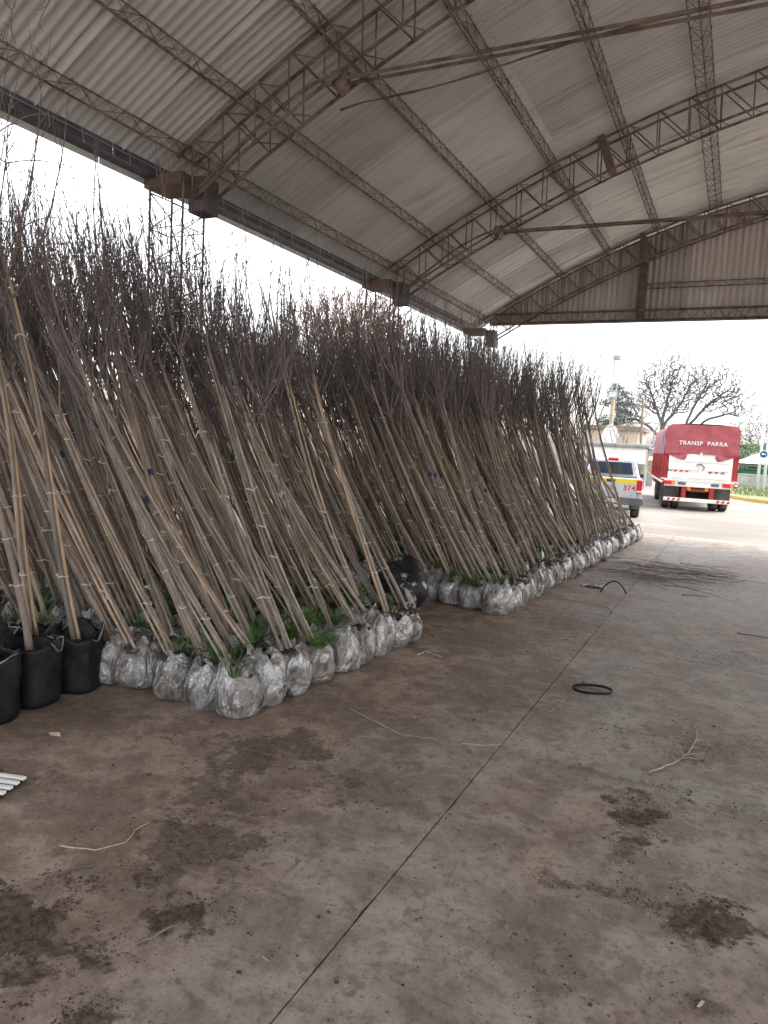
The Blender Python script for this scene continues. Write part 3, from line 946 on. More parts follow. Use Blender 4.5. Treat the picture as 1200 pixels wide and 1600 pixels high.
NV = 16
VAR = [make_sapling_meshes(100 + i, math.radians(28 + 12 * i / (NV - 1)), 3.5 + 0.75 * ((i * 7) % NV) / NV) for i in range(NV)]
NVU = 4
VARU = [make_sapling_meshes(300 + i, math.radians(13 + 3 * i), 3.5 + .15 * i) for i in range(NVU)]
BAGS = [bag_mb(i + 1) for i in range(9)]
BAGS_LO = [bag_mb(i + 1, 20, 10) for i in range(9)]
SOILS = [soil_mb(i + 1) for i in range(4)]
WEEDS = [weed_mb(i, 0) for i in range(4)] + [weed_mb(10 + i, 1) for i in range(3)]


def to_meshes(v):
    return dict(trunk=v['trunk'].mesh('trunk', M['trunk'], True), crown=v['crown'].mesh('crown', M['crown'], True), cane=v['cane'].mesh('cane', M['cane'], True), cane2=v['cane2'].mesh('cane', M['cane'], True) if v['cane2'] else None,
                ties=[t.mesh('tie', M['tie']) for t in v['ties']], mark=v['mark'].mesh('paint_mark', M['blue_mark']))


VM = [to_meshes(v) for v in VAR]; VMU = [to_meshes(v) for v in VARU]
BM_ = [b.mesh('root_bag', M['film'], True) for b in BAGS]
SM_ = [b.mesh('soil', M['soil'], True) for b in SOILS]
WM_ = [b.mesh('weed_tuft', M['weed'] if i < 4 else M['grassblade']) for i, b in enumerate(WEEDS)]


def place_sapling(x, y, label, group, rng, silver=True, lean_k=1.0, bagmesh=None, soilz=0.0, upright=False, weed=None, az=0.0, scale=None):
    vm = rng.choice(VMU if upright else VM)
    t = thing('bagged_sapling', label, 'sapling', (x, y, 0), rng.uniform(-.16, .16) + az, group)
    sc = scale or rng.uniform(0.93, 1.06) * (1.0 + 0.20 * min(1, max(0, (-x - 3.0) / 2.2)) * (y < 7))
    b = link('root_bag', bagmesh or rng.choice(BM_), t, (0, 0, 0), (rng.gauss(0, .06), -0.12 + rng.gauss(0, .06) if silver and bagmesh is None else 0, rng.uniform(0, 6.28)))
    k = rng.uniform(0.9, 1.09); b.scale = (k, k * rng.uniform(.92, 1.06), rng.uniform(0.84, 1.12))
    link('soil', rng.choice(SM_), t, (0, 0, soilz), (0, 0, rng.uniform(0, 6.28)))
    base = Vector((rng.uniform(-.03, .03), rng.uniform(-.03, .03), 0.285 + soilz))
    rot = (rng.gauss(0, .035), rng.gauss(0, .045) + (1 - lean_k) * 0.45, 0)
    parts = [('trunk', vm['trunk']), ('crown', vm['crown']), ('cane', vm['cane'])] + [('tie', q) for q in vm['ties']]
    if vm['cane2']:
        parts.append(('cane', vm['cane2']))
    if rng.random() < 0.14:
        parts.append(('paint_mark', vm['mark']))
    for nm, me in parts:
        o = link(nm, me, t, base, rot); o.scale = (sc, sc, sc)
    if weed is None:
        weed = rng.random() < 0.55
    if weed:
        a = rng.uniform(0, 6.28)
        o = link('weed_tuft', rng.choice(WM_), t, base + Vector((math.cos(a) * .07, math.sin(a) * .07, 0.005)), (0, 0, a))
        q = rng.uniform(0.8, 1.5); o.scale = (q, q, q)
    return t


# places, packed bag to bag
def ordinal(i):
    return ['corner', 'second', 'third', 'fourth', 'fifth', 'sixth', 'seventh', 'eighth', 'ninth', 'tenth', 'eleventh', 'twelfth', 'thirteenth', 'fourteenth', 'fifteenth',
            'sixteenth', 'seventeenth', 'eighteenth', 'nineteenth', 'twentieth', 'twenty-first', 'twenty-second', 'twenty-third', 'twenty-fourth', 'twenty-fifth',
            'twenty-sixth', 'twenty-seventh', 'twenty-eighth', 'twenty-ninth', 'thirtieth', 'thirty-first'][i]


rg = random.Random(5)
spots = []          # x, y, label, group, lean
TY_COL = [(-6.58, y) for y in TY]


def free(x, y):
    return all(abs(x - cx_) > 0.45 or abs(y - cy_) > 0.36 for cx_, cy_ in TY_COL)


def nth(i):
    return 'first' if i == 0 else ordinal(i)


for i in range(9):
    for j in range(23):
        x = -2.87 + 0.021 * i - 0.298 * j + rg.uniform(-.03, .03); y = 3.71 + 0.297 * i + rg.uniform(-.03, .03) + 0.02 * (j % 2)
        if y < 0.66 * abs(x) - 0.6 or not free(x, y):
            continue
        if j == 0:
            lab = ('silver-bagged sapling at the front corner of the near block' if i == 0 else
                   'silver-bagged sapling, %s along the aisle from the near block\'s front corner' % ordinal(i)); gp = 'aisle edge of the near block'
        elif i == 0 and j < 5:
            lab = 'silver-bagged sapling, %s from the corner towards the black pots, front row' % ordinal(j); gp = 'front row of the near block'
        else:
            lab = 'leaning bare sapling, %s row back from the aisle, %s from the near block\'s front' % (nth(j), nth(i)); gp = 'saplings packed inside the near block'
        spots.append((x, y, lab, gp, 1.0))
# the near block widens towards the black pots
for i in range(-6, 0):
    for j in range(5, 20):
        x = -2.87 - 0.298 * j + rg.uniform(-.03, .03); y = 3.75 + 0.297 * i + rg.uniform(-.03, .03)
        if y > 0.66 * abs(x) - 0.6 and x < -4.7 and free(x, y):
            spots.append((x, y, 'leaning bare sapling behind the black pots, %s row back, %s towards the tray' % (nth(j - 5), nth(-1 - i)), 'saplings behind the black pots', 0.85))
# corridor closes towards the outer side
for i in range(4):
    for j in range(4, 20):
        x = -2.85 - 0.298 * j + rg.uniform(-.03, .03); y = 6.45 + 0.297 * i + rg.uniform(-.03, .03)
        if free(x, y):
            spots.append((x, y, 'leaning bare sapling closing the gap behind the black sack, %s row back, %s across' % (nth(j - 4), nth(i)), 'saplings behind the black sack', 0.95))
for i in range(30):
    for j in range(15):
        u = i / 29
        x = -2.32 + 0.40 * u - 0.298 * j + rg.uniform(-.03, .03); y = 7.68 + 0.30 * i + (0.055 * j if i < 4 and j < 5 else 0) + rg.uniform(-.03, .03)
        if not free(x, y):
            continue
        if j == 0:
            lab = ('silver-bagged sapling at the near corner of the far block' if i == 0 else
                   'silver-bagged sapling, %s along the aisle from the far block\'s near corner' % ordinal(i)); gp = 'aisle edge of the far block'
        elif i == 0 and j < 4:
            lab = 'silver-bagged sapling, %s from the far block\'s corner towards the black sack' % ordinal(j); gp = 'near end of the far block'
        else:
            lab = 'leaning bare sapling, %s row back from the aisle, %s from the far block\'s front' % (nth(j), nth(i)); gp = 'saplings packed inside the far block'
        spots.append((x, y, lab, gp, 0.9 if i < 14 else (0.66 if i < 28 else 1.2)))


def shows(s):
    x, y, lab, gp, _ = s
    d = math.hypot(x, y)
    hidden = (abs(x) - 2.2) * 0.9
    return d + hidden - (4 if 'edge' in gp or 'front' in gp or 'near end' in gp else 0)


spots.sort(key=shows)
NIND = 293
for s in spots[:NIND]:
    place_sapling(s[0], s[1], s[2], s[3], rg, lean_k=s[4], weed=rg.random() < (0.55 if s[1] < 7 else 0.2))


# the saplings deeper in, far too many to tell apart: one joined mass
def arr(mb):
    v = np.array(mb.v, dtype=np.float32); tri = []
    for f in mb.f:
        for k in range(1, len(f) - 1):
            tri.append((f[0], f[k], f[k + 1]))
    return v, np.array(tri, dtype=np.int32)


VA = [[(arr(v['trunk']), 0), (arr(v['cane']), 1), (arr(v['crown']), 2)] + ([(arr(v['cane2']), 1)] if v['cane2'] else []) + [(arr(t), 4) for t in v['ties']] for v in VAR]
BA = [arr(b) for b in BAGS_LO]; SA = [arr(b) for b in SOILS]; WA = [arr(b) for b in WEEDS]
PV, PF, PM, PR = [], [], [], []; base_i = 0


def push(va, mi, mat, rv):
    global base_i
    v, f = va
    v4 = v @ np.array(mat.to_3x3(), dtype=np.float32).T + np.array(mat.translation, dtype=np.float32)
    PV.append(v4); PF.append(f + base_i); PM.append(np.full(len(f), mi, np.int32)); PR.append(np.full(len(v), rv, np.float32)); base_i += len(v)


for s in spots[NIND:]:
    k = rg.uniform(0.93, 1.06) * (1.19 if s[1] < 7 else 1.0); R0 = Matrix.Translation((s[0], s[1], 0)) @ Matrix.Rotation(rg.uniform(-.16, .16), 4, 'Z')
    push(rg.choice(BA), 3, R0 @ Matrix.Rotation(rg.uniform(0, 6.28), 4, 'Z'), rg.random())
    push(rg.choice(SA), 5, R0, rg.random())
    Rt = R0 @ Matrix.Translation((0, 0, .285)) @ Matrix.Rotation(rg.gauss(0, .045) + (1 - s[4]) * .45, 4, 'Y') @ Matrix.Rotation(rg.gauss(0, .035), 4, 'X') @ Matrix.Scale(k, 4)
    for va, mi in rg.choice(VA):
        push(va, mi, Rt, rg.random())
    if rg.random() < .38:
        push(rg.choice(WA), 6, R0 @ Matrix.Translation((.06, 0, .29)), .5)
if PV:
    V_ = np.concatenate(PV); F_ = np.concatenate(PF); MI = np.concatenate(PM); RR = np.concatenate(PR)
    me = bpy.data.meshes.new('sapling_mass')
    me.vertices.add(len(V_)); me.vertices.foreach_set('co', V_.ravel())
    me.loops.add(len(F_) * 3); me.loops.foreach_set('vertex_index', F_.ravel())
    me.polygons.add(len(F_)); me.polygons.foreach_set('loop_start', np.arange(0, len(F_) * 3, 3, dtype=np.int32))
    me.polygons.foreach_set('loop_total', np.full(len(F_), 3, np.int32))
    for k in ('trunk_mass', 'cane_mass', 'crown_mass', 'film_mass', 'tie', 'soil', 'weed'):
        me.materials.append(M[k])
    me.polygons.foreach_set('material_index', MI); me.polygons.foreach_set('use_smooth', np.ones(len(F_), bool))
    at = me.attributes.new('rnd', 'FLOAT', 'POINT'); at.data.foreach_set('value', RR)
    me.update(); me.validate()
    so = link('sapling_mass', me); so['kind'] = 'stuff'
    tag(so, 'dense mass of leaning bare saplings filling the depth of both blocks', 'saplings')


# black nursery pots at the left, with straighter saplings
def pot_mb(seed):
    rng = random.Random(seed); b = MB(); nu, nv = 30, 12; R = 0.168; H = 0.42; off = Vector((seed * 2.9, 1, 4))
    for j in range(nv + 1):
        z = j / nv
        for k in range(nu):
            a = 2 * math.pi * k / nu; c, s = math.cos(a), math.sin(a)
            sq = 1 / (abs(c) ** 4 + abs(s) ** 4) ** .25
            p = Vector((c, s, z * 2))
            r = R * (0.93 + 0.07 * z) * (0.35 + 0.65 * sq) * (1 + 0.05 * noise.noise(p * 1.6 + off) + 0.018 * noise.noise(p * 5 + off))
            if z == 0:
                r *= 0.95
            zz = z * H * (1 + (0.28 * noise.noise(Vector((c * 1.3, s * 1.3, seed))) * max(0, z - .7) / .3))
            b.v.append((c * r, s * r, zz))
    for k in range(nu):                         # lip folds inwards
        a = 2 * math.pi * k / nu; x, y, z = b.v[nv * nu + k]; b.v.append((x * .86, y * .86, z - 0.012 - 0.02 * (k % 5 == 0)))
    for k in range(nu):
        x, y, z = b.v[nv * nu + k]; b.v.append((x * .80, y * .80, 0.30))
    for j in range(nv + 2):
        for k in range(nu):
            k2 = (k + 1) % nu
            b.f.append((j * nu + k, j * nu + k2, (j + 1) * nu + k2, (j + 1) * nu + k))
    b.f.append(tuple(reversed(range(nu))))
    lip = MB(); pts = [Vector(b.v[nv * nu + k]) * 1.004 for k in range(nu)]
    a0 = rng.randint(0, nu - 1); seg = [pts[(a0 + k) % nu] for k in range(rng.randint(8, 15))]
    lip.tube(seg, [0.002] + [0.006] * (len(seg) - 2) + [0.002], 5)
    return b, lip


POTS = []
for i in range(4):
    b, lp = pot_mb(i + 2); POTS.append((b.mesh('root_bag', M['black_plastic'], True), lp.mesh('folded_lip', M['black_edge'], True)))
pots = [(-4.12, 3.47, 'black pot touching the first silver bag of the front row'), (-4.13, 3.12, 'second black pot from the silver-bagged front row'),
        (-4.10, 2.78, 'third black pot from the silver-bagged front row'), (-4.46, 3.38, 'black pot behind the first black pot, sapling leaning'),
        (-4.48, 3.02, 'black pot tucked behind the second black pot'), (-4.45, 2.68, 'black pot tucked behind the third black pot')]
for i, (x, y, lab) in enumerate(pots):
    pm, lm = POTS[i % 4]
    t = place_sapling(x, y, lab, 'saplings in black pots', rg, bagmesh=pm, soilz=0.03, upright=True, weed=(i in (3, 4)), lean_k=1.0)
    bag = [c for c in t.children if c.name.startswith('root_bag')][0]
    bag.scale = (1, 1, 1); l = link('folded_lip', lm, bag)
# sapling in a fourth black pot whose long arching twigs reach into view
pm, lm = POTS[1]
t = place_sapling(-4.02, 2.52, 'fourth black pot, its sapling throwing long arching twigs sideways', 'saplings in black pots', rg, bagmesh=pm, soilz=0.03, upright=True, weed=False)
bag = [c for c in t.children if c.name.startswith('root_bag')][0]; bag.scale = (1, 1, 1); link('folded_lip', lm, bag)
aw = MB(); c0 = Vector((-4.02, 2.52, 0)); rot_i = Matrix.Rotation(-t.rotation_euler.z, 3, 'Z'); rng = random.Random(77)
for k, (pa, pb, pc, D) in enumerate((((-60, 250), (0, 205), (78, 176), 3.1), ((-60, 230), (10, 255), (116, 263), 3.0), ((-60, 350), (40, 352), (105, 343), 3.2), ((-60, 410), (60, 385), (126, 391), 3.3),
                                     ((20, -140), (78, 0), (44, 88), 2.7), ((-50, -60), (20, 20), (8, 75), 2.6), ((-40, 420), (-5, 300), (18, 150), 2.9), ((-60, 150), (5, 60), (40, -30), 2.8))):
    st = Vector((-4.15, 2.52, 2.5 + .1 * (k % 4)))
    q = [st]
    for p_ in (pa, pb, pc):
        q.append(at_y(p_[0], p_[1], D))
    pts = []
    for i in range(len(q) - 1):
        for m_ in range(6):
            pts.append(q[i].lerp(q[i + 1], m_ / 6) + Vector((0, 0, .03 * math.sin(math.pi * m_ / 6))))
    pts.append(q[-1]); pts = [rot_i @ (p_ - c0) for p_ in pts]
    aw.tube(pts, [.0075 * (1 - .8 * i / len(pts)) * (1.3 if i % 3 == 0 else 1) for i in range(len(pts))], 5, cap=False)
    for i in range(7, len(pts) - 1, 2):
        d = (pts[i + 1] - pts[i - 1]).normalized(); d = (d + Vector((rng.gauss(0, .6), rng.gauss(0, .6), rng.gauss(.1, .6)))).normalized(); aw.tube([pts[i], pts[i] + d * rng.uniform(.03, .14)], [.003, .0015], 3)
aw.build('arching_twigs', M['crown'], t, smooth=True)

# ------------------------------------------------------------------ things lying about
# black sack with a root ball, standing in the gap between the blocks
sk = MB(); nu, nv = 44, 26
for j in range(nv + 1):
    v = j / nv; th = math.pi * v
    for k in range(nu):
        a = 2 * math.pi * k / nu; p = Vector((math.sin(th) * math.cos(a), math.sin(th) * math.sin(a), -math.cos(th)))
        g = 1 + 0.30 * noise.noise(p * 1.5 + Vector((5, 2, 1))) + 0.07 * (1 - 2 * abs(noise.noise(p * 3.6))) + 0.03 * (1 - 2 * abs(noise.noise(p * 8)))
        q = p * g
        sk.v.append((q.x * 0.30, q.y * 0.27, max(0.0, 0.29 + q.z * 0.31)))
for j in range(nv):
    for k in range(nu):
        sk.f.append((j * nu + k, j * nu + (k + 1) % nu, (j + 1) * nu + (k + 1) % nu, (j + 1) * nu + k))
o = sk.build('sack', M['sack'], smooth=True, loc=(-3.22, 7.0, 0))
tag(o, 'lumpy black plastic sack smeared with pale dust between the two blocks', 'sack')

# hoop of black strapping on the floor
g_ = ground(925, 1081); hp = MB(); n = 40
for k in range(n):
    a = 2 * math.pi * k / n; r = 0.135 + 0.012 * math.sin(2 * a + 1); lift = 0.010 * (1 + math.sin(a * 1.0 + 2.4))
    for dr, z in ((0, 0.0), (0.004, 0.0), (0.004, 0.022), (0, 0.022)):
        hp.v.append(((r + dr) * math.cos(a) * 1.02, (r + dr) * math.sin(a), z + lift))
for k in range(n):
    for q in range(4):
        k2 = (k + 1) % n
        hp.f.append((k * 4 + q, k * 4 + (q + 1) % 4, k2 * 4 + (q + 1) % 4, k2 * 4 + q))
o = hp.build('strap_hoop', M['black_plastic'], loc=(g_.x, g_.y, 0.001), fix=True)
tag(o, 'closed hoop of black strapping lying flat near the floor joint', 'hoop')

# torn silver film and a curl of black strap
g_ = ground(932, 917); fl = MB(); nn = 12
for i in range(nn + 1):
    for j in range(nn + 1):
        p = Vector((i / nn - .5, j / nn - .5, 0)); w = 0.34 * (1 + .4 * noise.noise(p * 3)); h = 0.24 * (1 + .4 * noise.noise(p * 3 + Vector((4, 0, 0))))
        fl.v.append((p.x * w, p.y * h, 0.006 + 0.05 * abs(noise.noise(p * 5 + Vector((1, 1, 0)))) * (1 - abs(p.x))))
for i in range(nn):
    for j in range(nn):
        a = i * (nn + 1) + j; fl.f.append((a, a + nn + 1, a + nn + 2, a + 1))
o = fl.build('plastic_scrap', M['film'], smooth=True, loc=(g_.x, g_.y, 0)); tag(o, 'torn scrap of silver film lying by the far block', 'plastic scrap')
g_ = ground(938, 926); g2 = ground(978, 928)
pts = [Vector((g_.x + (g2.x - g_.x) * u, g_.y + (g2.y - g_.y) * u, 0.008 + 0.16 * math.sin(math.pi * u) ** .8)) for u in [i / 14 for i in range(15)]]
o = MB().tube(pts, 0.011, 5).build('strap', M['black_plastic'], smooth=True); tag(o, 'curled black strap arching up from the torn film scrap', 'strap')


def twig(name, pxs, r, mat, label, cat='twig', z=None, sub=0, seed=1):
    rng = random.Random(seed); P = []
    for i, (a, b) in enumerate(pxs):
        g = ground(a, b); P.append(Vector((g.x, g.y, (z[i] if z else 0) + r)))
    Q = []
    for i in range(len(P) - 1):
        for k in range(4):
            Q.append(P[i].lerp(P[i + 1], k / 4) + Vector((rng.uniform(-.006, .006), rng.uniform(-.006, .006), 0)))
    Q.append(P[-1]); b = MB(); b.tube(Q, [r * (1 - .6 * i / len(Q)) for i in range(len(Q))], 5)
    for k in range(sub):
        i = rng.randint(1, len(Q) - 2); d = (Q[i + 1] - Q[i]).normalized(); a = rng.choice((-.8, .8)) + rng.uniform(-.2, .2)
        d2 = Matrix.Rotation(a, 3, 'Z') @ d; L = rng.uniform(.05, .16)
        b.tube([Q[i], Q[i] + d2 * L * .5 + Vector((0, 0, .012)), Q[i] + d2 * L + Vector((0, 0, .004))], [r * .6, r * .4, r * .2], 4)
    o = b.build(name, mat, smooth=True); tag(o, label, cat, )
    return o


twig('fallen_branch', [(1015, 1208), (1050, 1195), (1075, 1178), (1088, 1155), (1085, 1128)], 0.0075, M['drygrey'], 'pale forked dry branch on the dark soil stain', sub=9, seed=3)
twig('fallen_twig', [(890, 1200), (905, 1198), (925, 1203), (950, 1213), (972, 1222)], 0.006, M['bark'], 'thin dark bent twig beside the long soil streak', sub=1, seed=4)
twig('straw_stem', [(545, 1108), (590, 1130), (630, 1150), (682, 1154)], 0.0035, M['drygrey'], 'long curved straw stem in front of the near block', 'straw', seed=5)
twig('straw_stem', [(720, 1162), (755, 1166), (790, 1164)], 0.004, M['straw'], 'short straight straw stem close to the floor joint', 'straw', seed=6)
twig('straw_stem', [(95, 1322), (150, 1330), (195, 1318), (212, 1298), (235, 1285)], 0.004, M['straw'], 'hooked straw stem lying on bare floor by dark soil', 'straw', seed=7)
twig('fallen_twig', [(212, 1480), (245, 1462), (278, 1447)], 0.008, M['bark'], 'stubby grey twig beside a crumbly soil patch', seed=8)
twig('fallen_twig', [(85, 1372), (110, 1360), (150, 1352)], 0.006, M['bark'], 'thin dark twig beside the hooked straw stem', seed=9)
twig('string_end', [(652, 1024), (665, 1018), (690, 1027)], 0.004, M['tie'], 'frayed white string trailing from the last near bags', 'string', seed=10, sub=2)
twig('fallen_twig', [(1152, 990), (1180, 994), (1200, 998)], 0.007, M['bark'], 'straight dark twig on the grey concrete far from the blocks', seed=12)
twig('fallen_twig', [(1065, 930), (1085, 931), (1108, 933)], 0.007, M['bark'], 'short dark twig lying below the brushwood heap', seed=13)
twig('straw_stem', [(930, 945), (950, 950), (958, 958), (948, 964), (930, 960)], 0.005, M['straw'], 'pale curled stem near the joint by the far block', 'straw', seed=14)
# heap of pruned brushwood
g_ = ground(1045, 897); rng = random.Random(21)
bw = MB()
for i in range(85):
    a = rng.gauss(0.3, 0.75) + (math.pi if rng.random() < .5 else 0); L = rng.uniform(0.35, 1.5)
    c = Vector((g_.x + rng.gauss(0, .5), g_.y + rng.gauss(0, .75), 0.01)); z1 = abs(rng.gauss(0, .05))
    d = Vector((math.cos(a), math.sin(a) , 0)); s_ = Vector((-d.y, d.x, 0)) * rng.gauss(0, .06)
    pts = [c - d * L / 2 + Vector((0, 0, z1 * rng.random())), c - d * L * .15 + s_ + Vector((0, 0, z1)), c + d * L * .2 + s_ * .8 + Vector((0, 0, z1)), c + d * L / 2 + Vector((0, 0, rng.random() * z1 + (.25 if rng.random() < .05 else 0)))]
    r = rng.uniform(.0025, .007); bw.tube(pts, [r, r * .8, r * .6, r * .25], 4)
    for k in range(2):
        q = pts[1].lerp(pts[2], rng.random()); d2 = Matrix.Rotation(rng.choice((-.6, .6)), 3, 'Z') @ d
        bw.tube([q, q + d2 * L * .25 + Vector((0, 0, .02))], [r * .5, r * .2], 3)
o = bw.build('brushwood', M['timber']); o['kind'] = 'stuff'; tag(o, 'flat tangled heap of dark pruned twigs at the end of the floor joint', 'brushwood')
twig('fallen_branch', [(1000, 888), (1012, 884), (1024, 880), (1036, 884)], 0.013, M['straw'], 'pale kinked branch resting on the brushwood heap', z=[.02, .08, .1, .03], seed=15)
twig('fallen_branch', [(1060, 902), (1100, 904), (1150, 906)], 0.013, M['bark'], 'long dark branch sticking out of the brushwood heap', z=[.05, .05, .0], seed=16)

# crumbs of soil scattered over the stains
rng = random.Random(33); cb = MB(); ico = [(0, 0, 1), (.9, 0, .3), (.28, .85, .3), (-.72, .53, .3), (-.72, -.53, .3), (.28, -.85, .3), (0, 0, -.4)]
icf = [(0, 1, 2), (0, 2, 3), (0, 3, 4), (0, 4, 5), (0, 5, 1), (6, 2, 1), (6, 3, 2), (6, 4, 3), (6, 5, 4), (6, 1, 5)]


def crumb(x, y, r):
    a = rng.uniform(0, 6.28); c, s = math.cos(a), math.sin(a); sx, sy, sz = (rng.uniform(.6, 1.3) for _ in range(3))
    cb.add([(x + r * sx * (px * c - py * s), y + r * sy * (px * s + py * c), r * (pz * .75 * sz + .25)) for px, py, pz in ico], icf)


for x, y, rx, ry, k in PATCHES:
    for i in range(int(2600 * k * k * min(1.3, rx * ry * 16))):
        u, v = rng.uniform(-1.5, 1.5), rng.uniform(-1.5, 1.5); X, Y = x + u * rx, y + v * ry
        if 1 - math.hypot(u, v) + 1.9 * noise.noise(Vector((X * 6, Y * 6, 2))) + .8 * noise.noise(Vector((X * 17, Y * 17, 2))) + rng.gauss(0, .12) > 0.25:
            crumb(X, Y, max(.0016, min(.012, rng.lognormvariate(-5.9, .5))))
for i in range(5200):
    y = 1.2 + 14 * rng.random() ** 1.8; x = -3.3 + 5.5 * rng.random() + .02 * y
    crumb(x, y, max(.002, min(.014, rng.lognormvariate(-5.8, .5))))
o = cb.build('soil_crumbs', M['soil'], smooth=False); o['kind'] = 'stuff'; tag(o, 'dark crumbs of spilt soil scattered over the concrete floor', 'soil')
# pale chips and a dry leaf
for i, (px, py, L, lab) in enumerate(((415, 1500, .035, 'small pale wood chip on the brown floor near the joint'), (1095, 1572, .045, 'pale wood splinter on the grey slab by a soil stain'),
                                      (85, 1150, .10, 'dry curled leaf on the floor before the black pots'), (975, 1152, .06, 'pale paper shred right of the black hoop'), (648, 1122, .05, 'tan leaf scrap beside the long straw stem'))):
    g = ground(px, py); b = MB(); a = rng.uniform(0, 3); c, s = math.cos(a), math.sin(a)
    pr = [(-.5, .03, .08), (-.15, .10, .14), (.25, .12, .2), (.5, 0, .06), (.15, -.07, .03), (-.25, -.09, .02)]
    vs = [(g.x + L * (u * c - v * s), g.y + L * (u * s + v * c), .002 + L * w) for u, v, w in pr]; vs2 = [(x, y, z + .003) for x, y, z in vs]
    b.add(vs + vs2, [(5, 4, 3, 2, 1, 0), (6, 7, 8, 9, 10, 11)] + [(k, (k + 1) % 6, (k + 1) % 6 + 6, k + 6) for k in range(6)])
    tag(b.build('floor_scrap', M['straw']), lab, 'scrap')

# slatted white tray poking in
g_ = ground(-12, 1258); t = thing('slatted_tray', 'white slatted plastic tray on the floor in front of the black pots', 'tray', (g_.x, g_.y, 0), math.radians(18))
for k in range(4):
    MB().box((-0.32, 0.05 + 0.052 * k, 0.03 + .012), (0.70, 0.026, 0.014)).build('slat', M['truck_white'], t, fix=True, bevel=0.003)
for xx in (-0.02, -0.62):
    MB().box((xx, 0.128, 0.017), (0.03, 0.22, 0.033)).build('rail', M['black_plastic'], t)
MB().box((-0.32, 0.128, 0.006), (0.62, 0.20, 0.01)).build('base_panel', M['black_plastic'], t)

# ------------------------------------------------------------------ lettering
def text_mesh(s, size, mat, depth=0.002):
    cu = bpy.data.curves.new('lettering', 'FONT'); cu.body = s; cu.size = size; cu.align_x = 'CENTER'; cu.align_y = 'CENTER'; cu.extrude = depth; cu.space_character = 1.12; cu.offset = size * 0.02
    to = bpy.data.objects.new('tmp', cu); COL.objects.link(to)
    dg = bpy.context.evaluated_depsgraph_get(); me = bpy.data.meshes.new_from_object(to.evaluated_get(dg))
    bpy.data.objects.remove(to); me.materials.clear(); me.materials.append(mat)
    return me


def wheel(parent, x, y, R, w, mat=None, name='wheel', rim=True):
    root = bpy.data.objects.new(name, None); COL.objects.link(root); root.parent = parent; root.location = (x, y, R)
    prof = [(0.62, -w / 2 + .01), (0.80, -w / 2 - .005), (0.94, -w / 2 + .01), (1.0, -w / 2 + .05), (1.0, w / 2 - .05), (0.94, w / 2 - .01), (0.80, w / 2 + .005), (0.62, w / 2 - .01)]
    b = MB(); n = 30
    for k in range(n):
        a = 2 * math.pi * k / n
        for j, (r, u) in enumerate(prof):
            rr = R * r * (0.985 if (k % 2 and j in (3, 4)) else 1); b.v.append((u, rr * math.cos(a), rr * math.sin(a)))
    q = len(prof)
    for k in range(n):
        for j in range(q):
            b.f.append((k * q + j, k * q + (j + 1) % q, ((k + 1) % n) * q + (j + 1) % q, ((k + 1) % n) * q + j))
    b.build('tyre', mat or M['tyre'], root, fix=True, smooth=True)
    if rim:
        r = MB(); r.tube([(-w / 2 + .05, 0, 0), (-w / 2 + .045, 0, 0), (w / 2 - .05, 0, 0), (w / 2 - .045, 0, 0)], [R * .4, R * .64, R * .64, R * .4], 20)
        r.build('rim', M['grey_metal'], root)
    return root


# ------------------------------------------------------------------ the lorry (local x right, y forward, origin under the tail)
lo = thing('lorry', 'red and white tarpaulin-covered lorry seen from behind on the dusty yard', 'lorry', (-1.19, 27.7, -0.05), math.radians(8.6))
LW, LL = 1.22, 7.2
# tarpaulin: rounded cover with sag between the bows
tp = MB(); ny = 40
sec = [(-LW, 1.98), (-LW - .005, 2.4), (-LW + .01, 2.85), (-LW + .06, 3.0), (-LW + .2, 3.09), (-.6, 3.13), (0, 3.14), (.6, 3.13), (LW - .2, 3.09), (LW - .06, 3.0), (LW - .01, 2.85), (LW + .005, 2.4), (LW, 1.98)]
for j in range(ny + 1):
    y = LL * j / ny; sag = 0.05 * abs(math.sin(math.pi * y / 1.2)) ** .8
    for i, (x, z) in enumerate(sec):
        top = z > 2.95
        tp.v.append((x * (1 - .012 * (not top) * abs(math.sin(math.pi * y / 1.2))), y, z - sag * (1 if top else 0) + (.03 * noise.noise(Vector((y * 2, i, 3))) if z < 2.0 else 0)))
q = len(sec)
for j in range(ny):
    for i in range(q - 1):
        tp.f.append((j * q + i, (j + 1) * q + i, (j + 1) * q + i + 1, j * q + i + 1))
tarp = tp.build('tarpaulin', M['tarp'], lo, smooth=True, fix=True)
# rear sheet of the tarp, creased, with the two corners folded across the doors
rs = MB(); nx_, nz_ = 40, 22


def tarp_top(x):
    ax_ = abs(x)
    return 3.10 if ax_ < LW - .2 else 3.10 - 0.16 * ((ax_ - LW + .2) / .2) ** 2


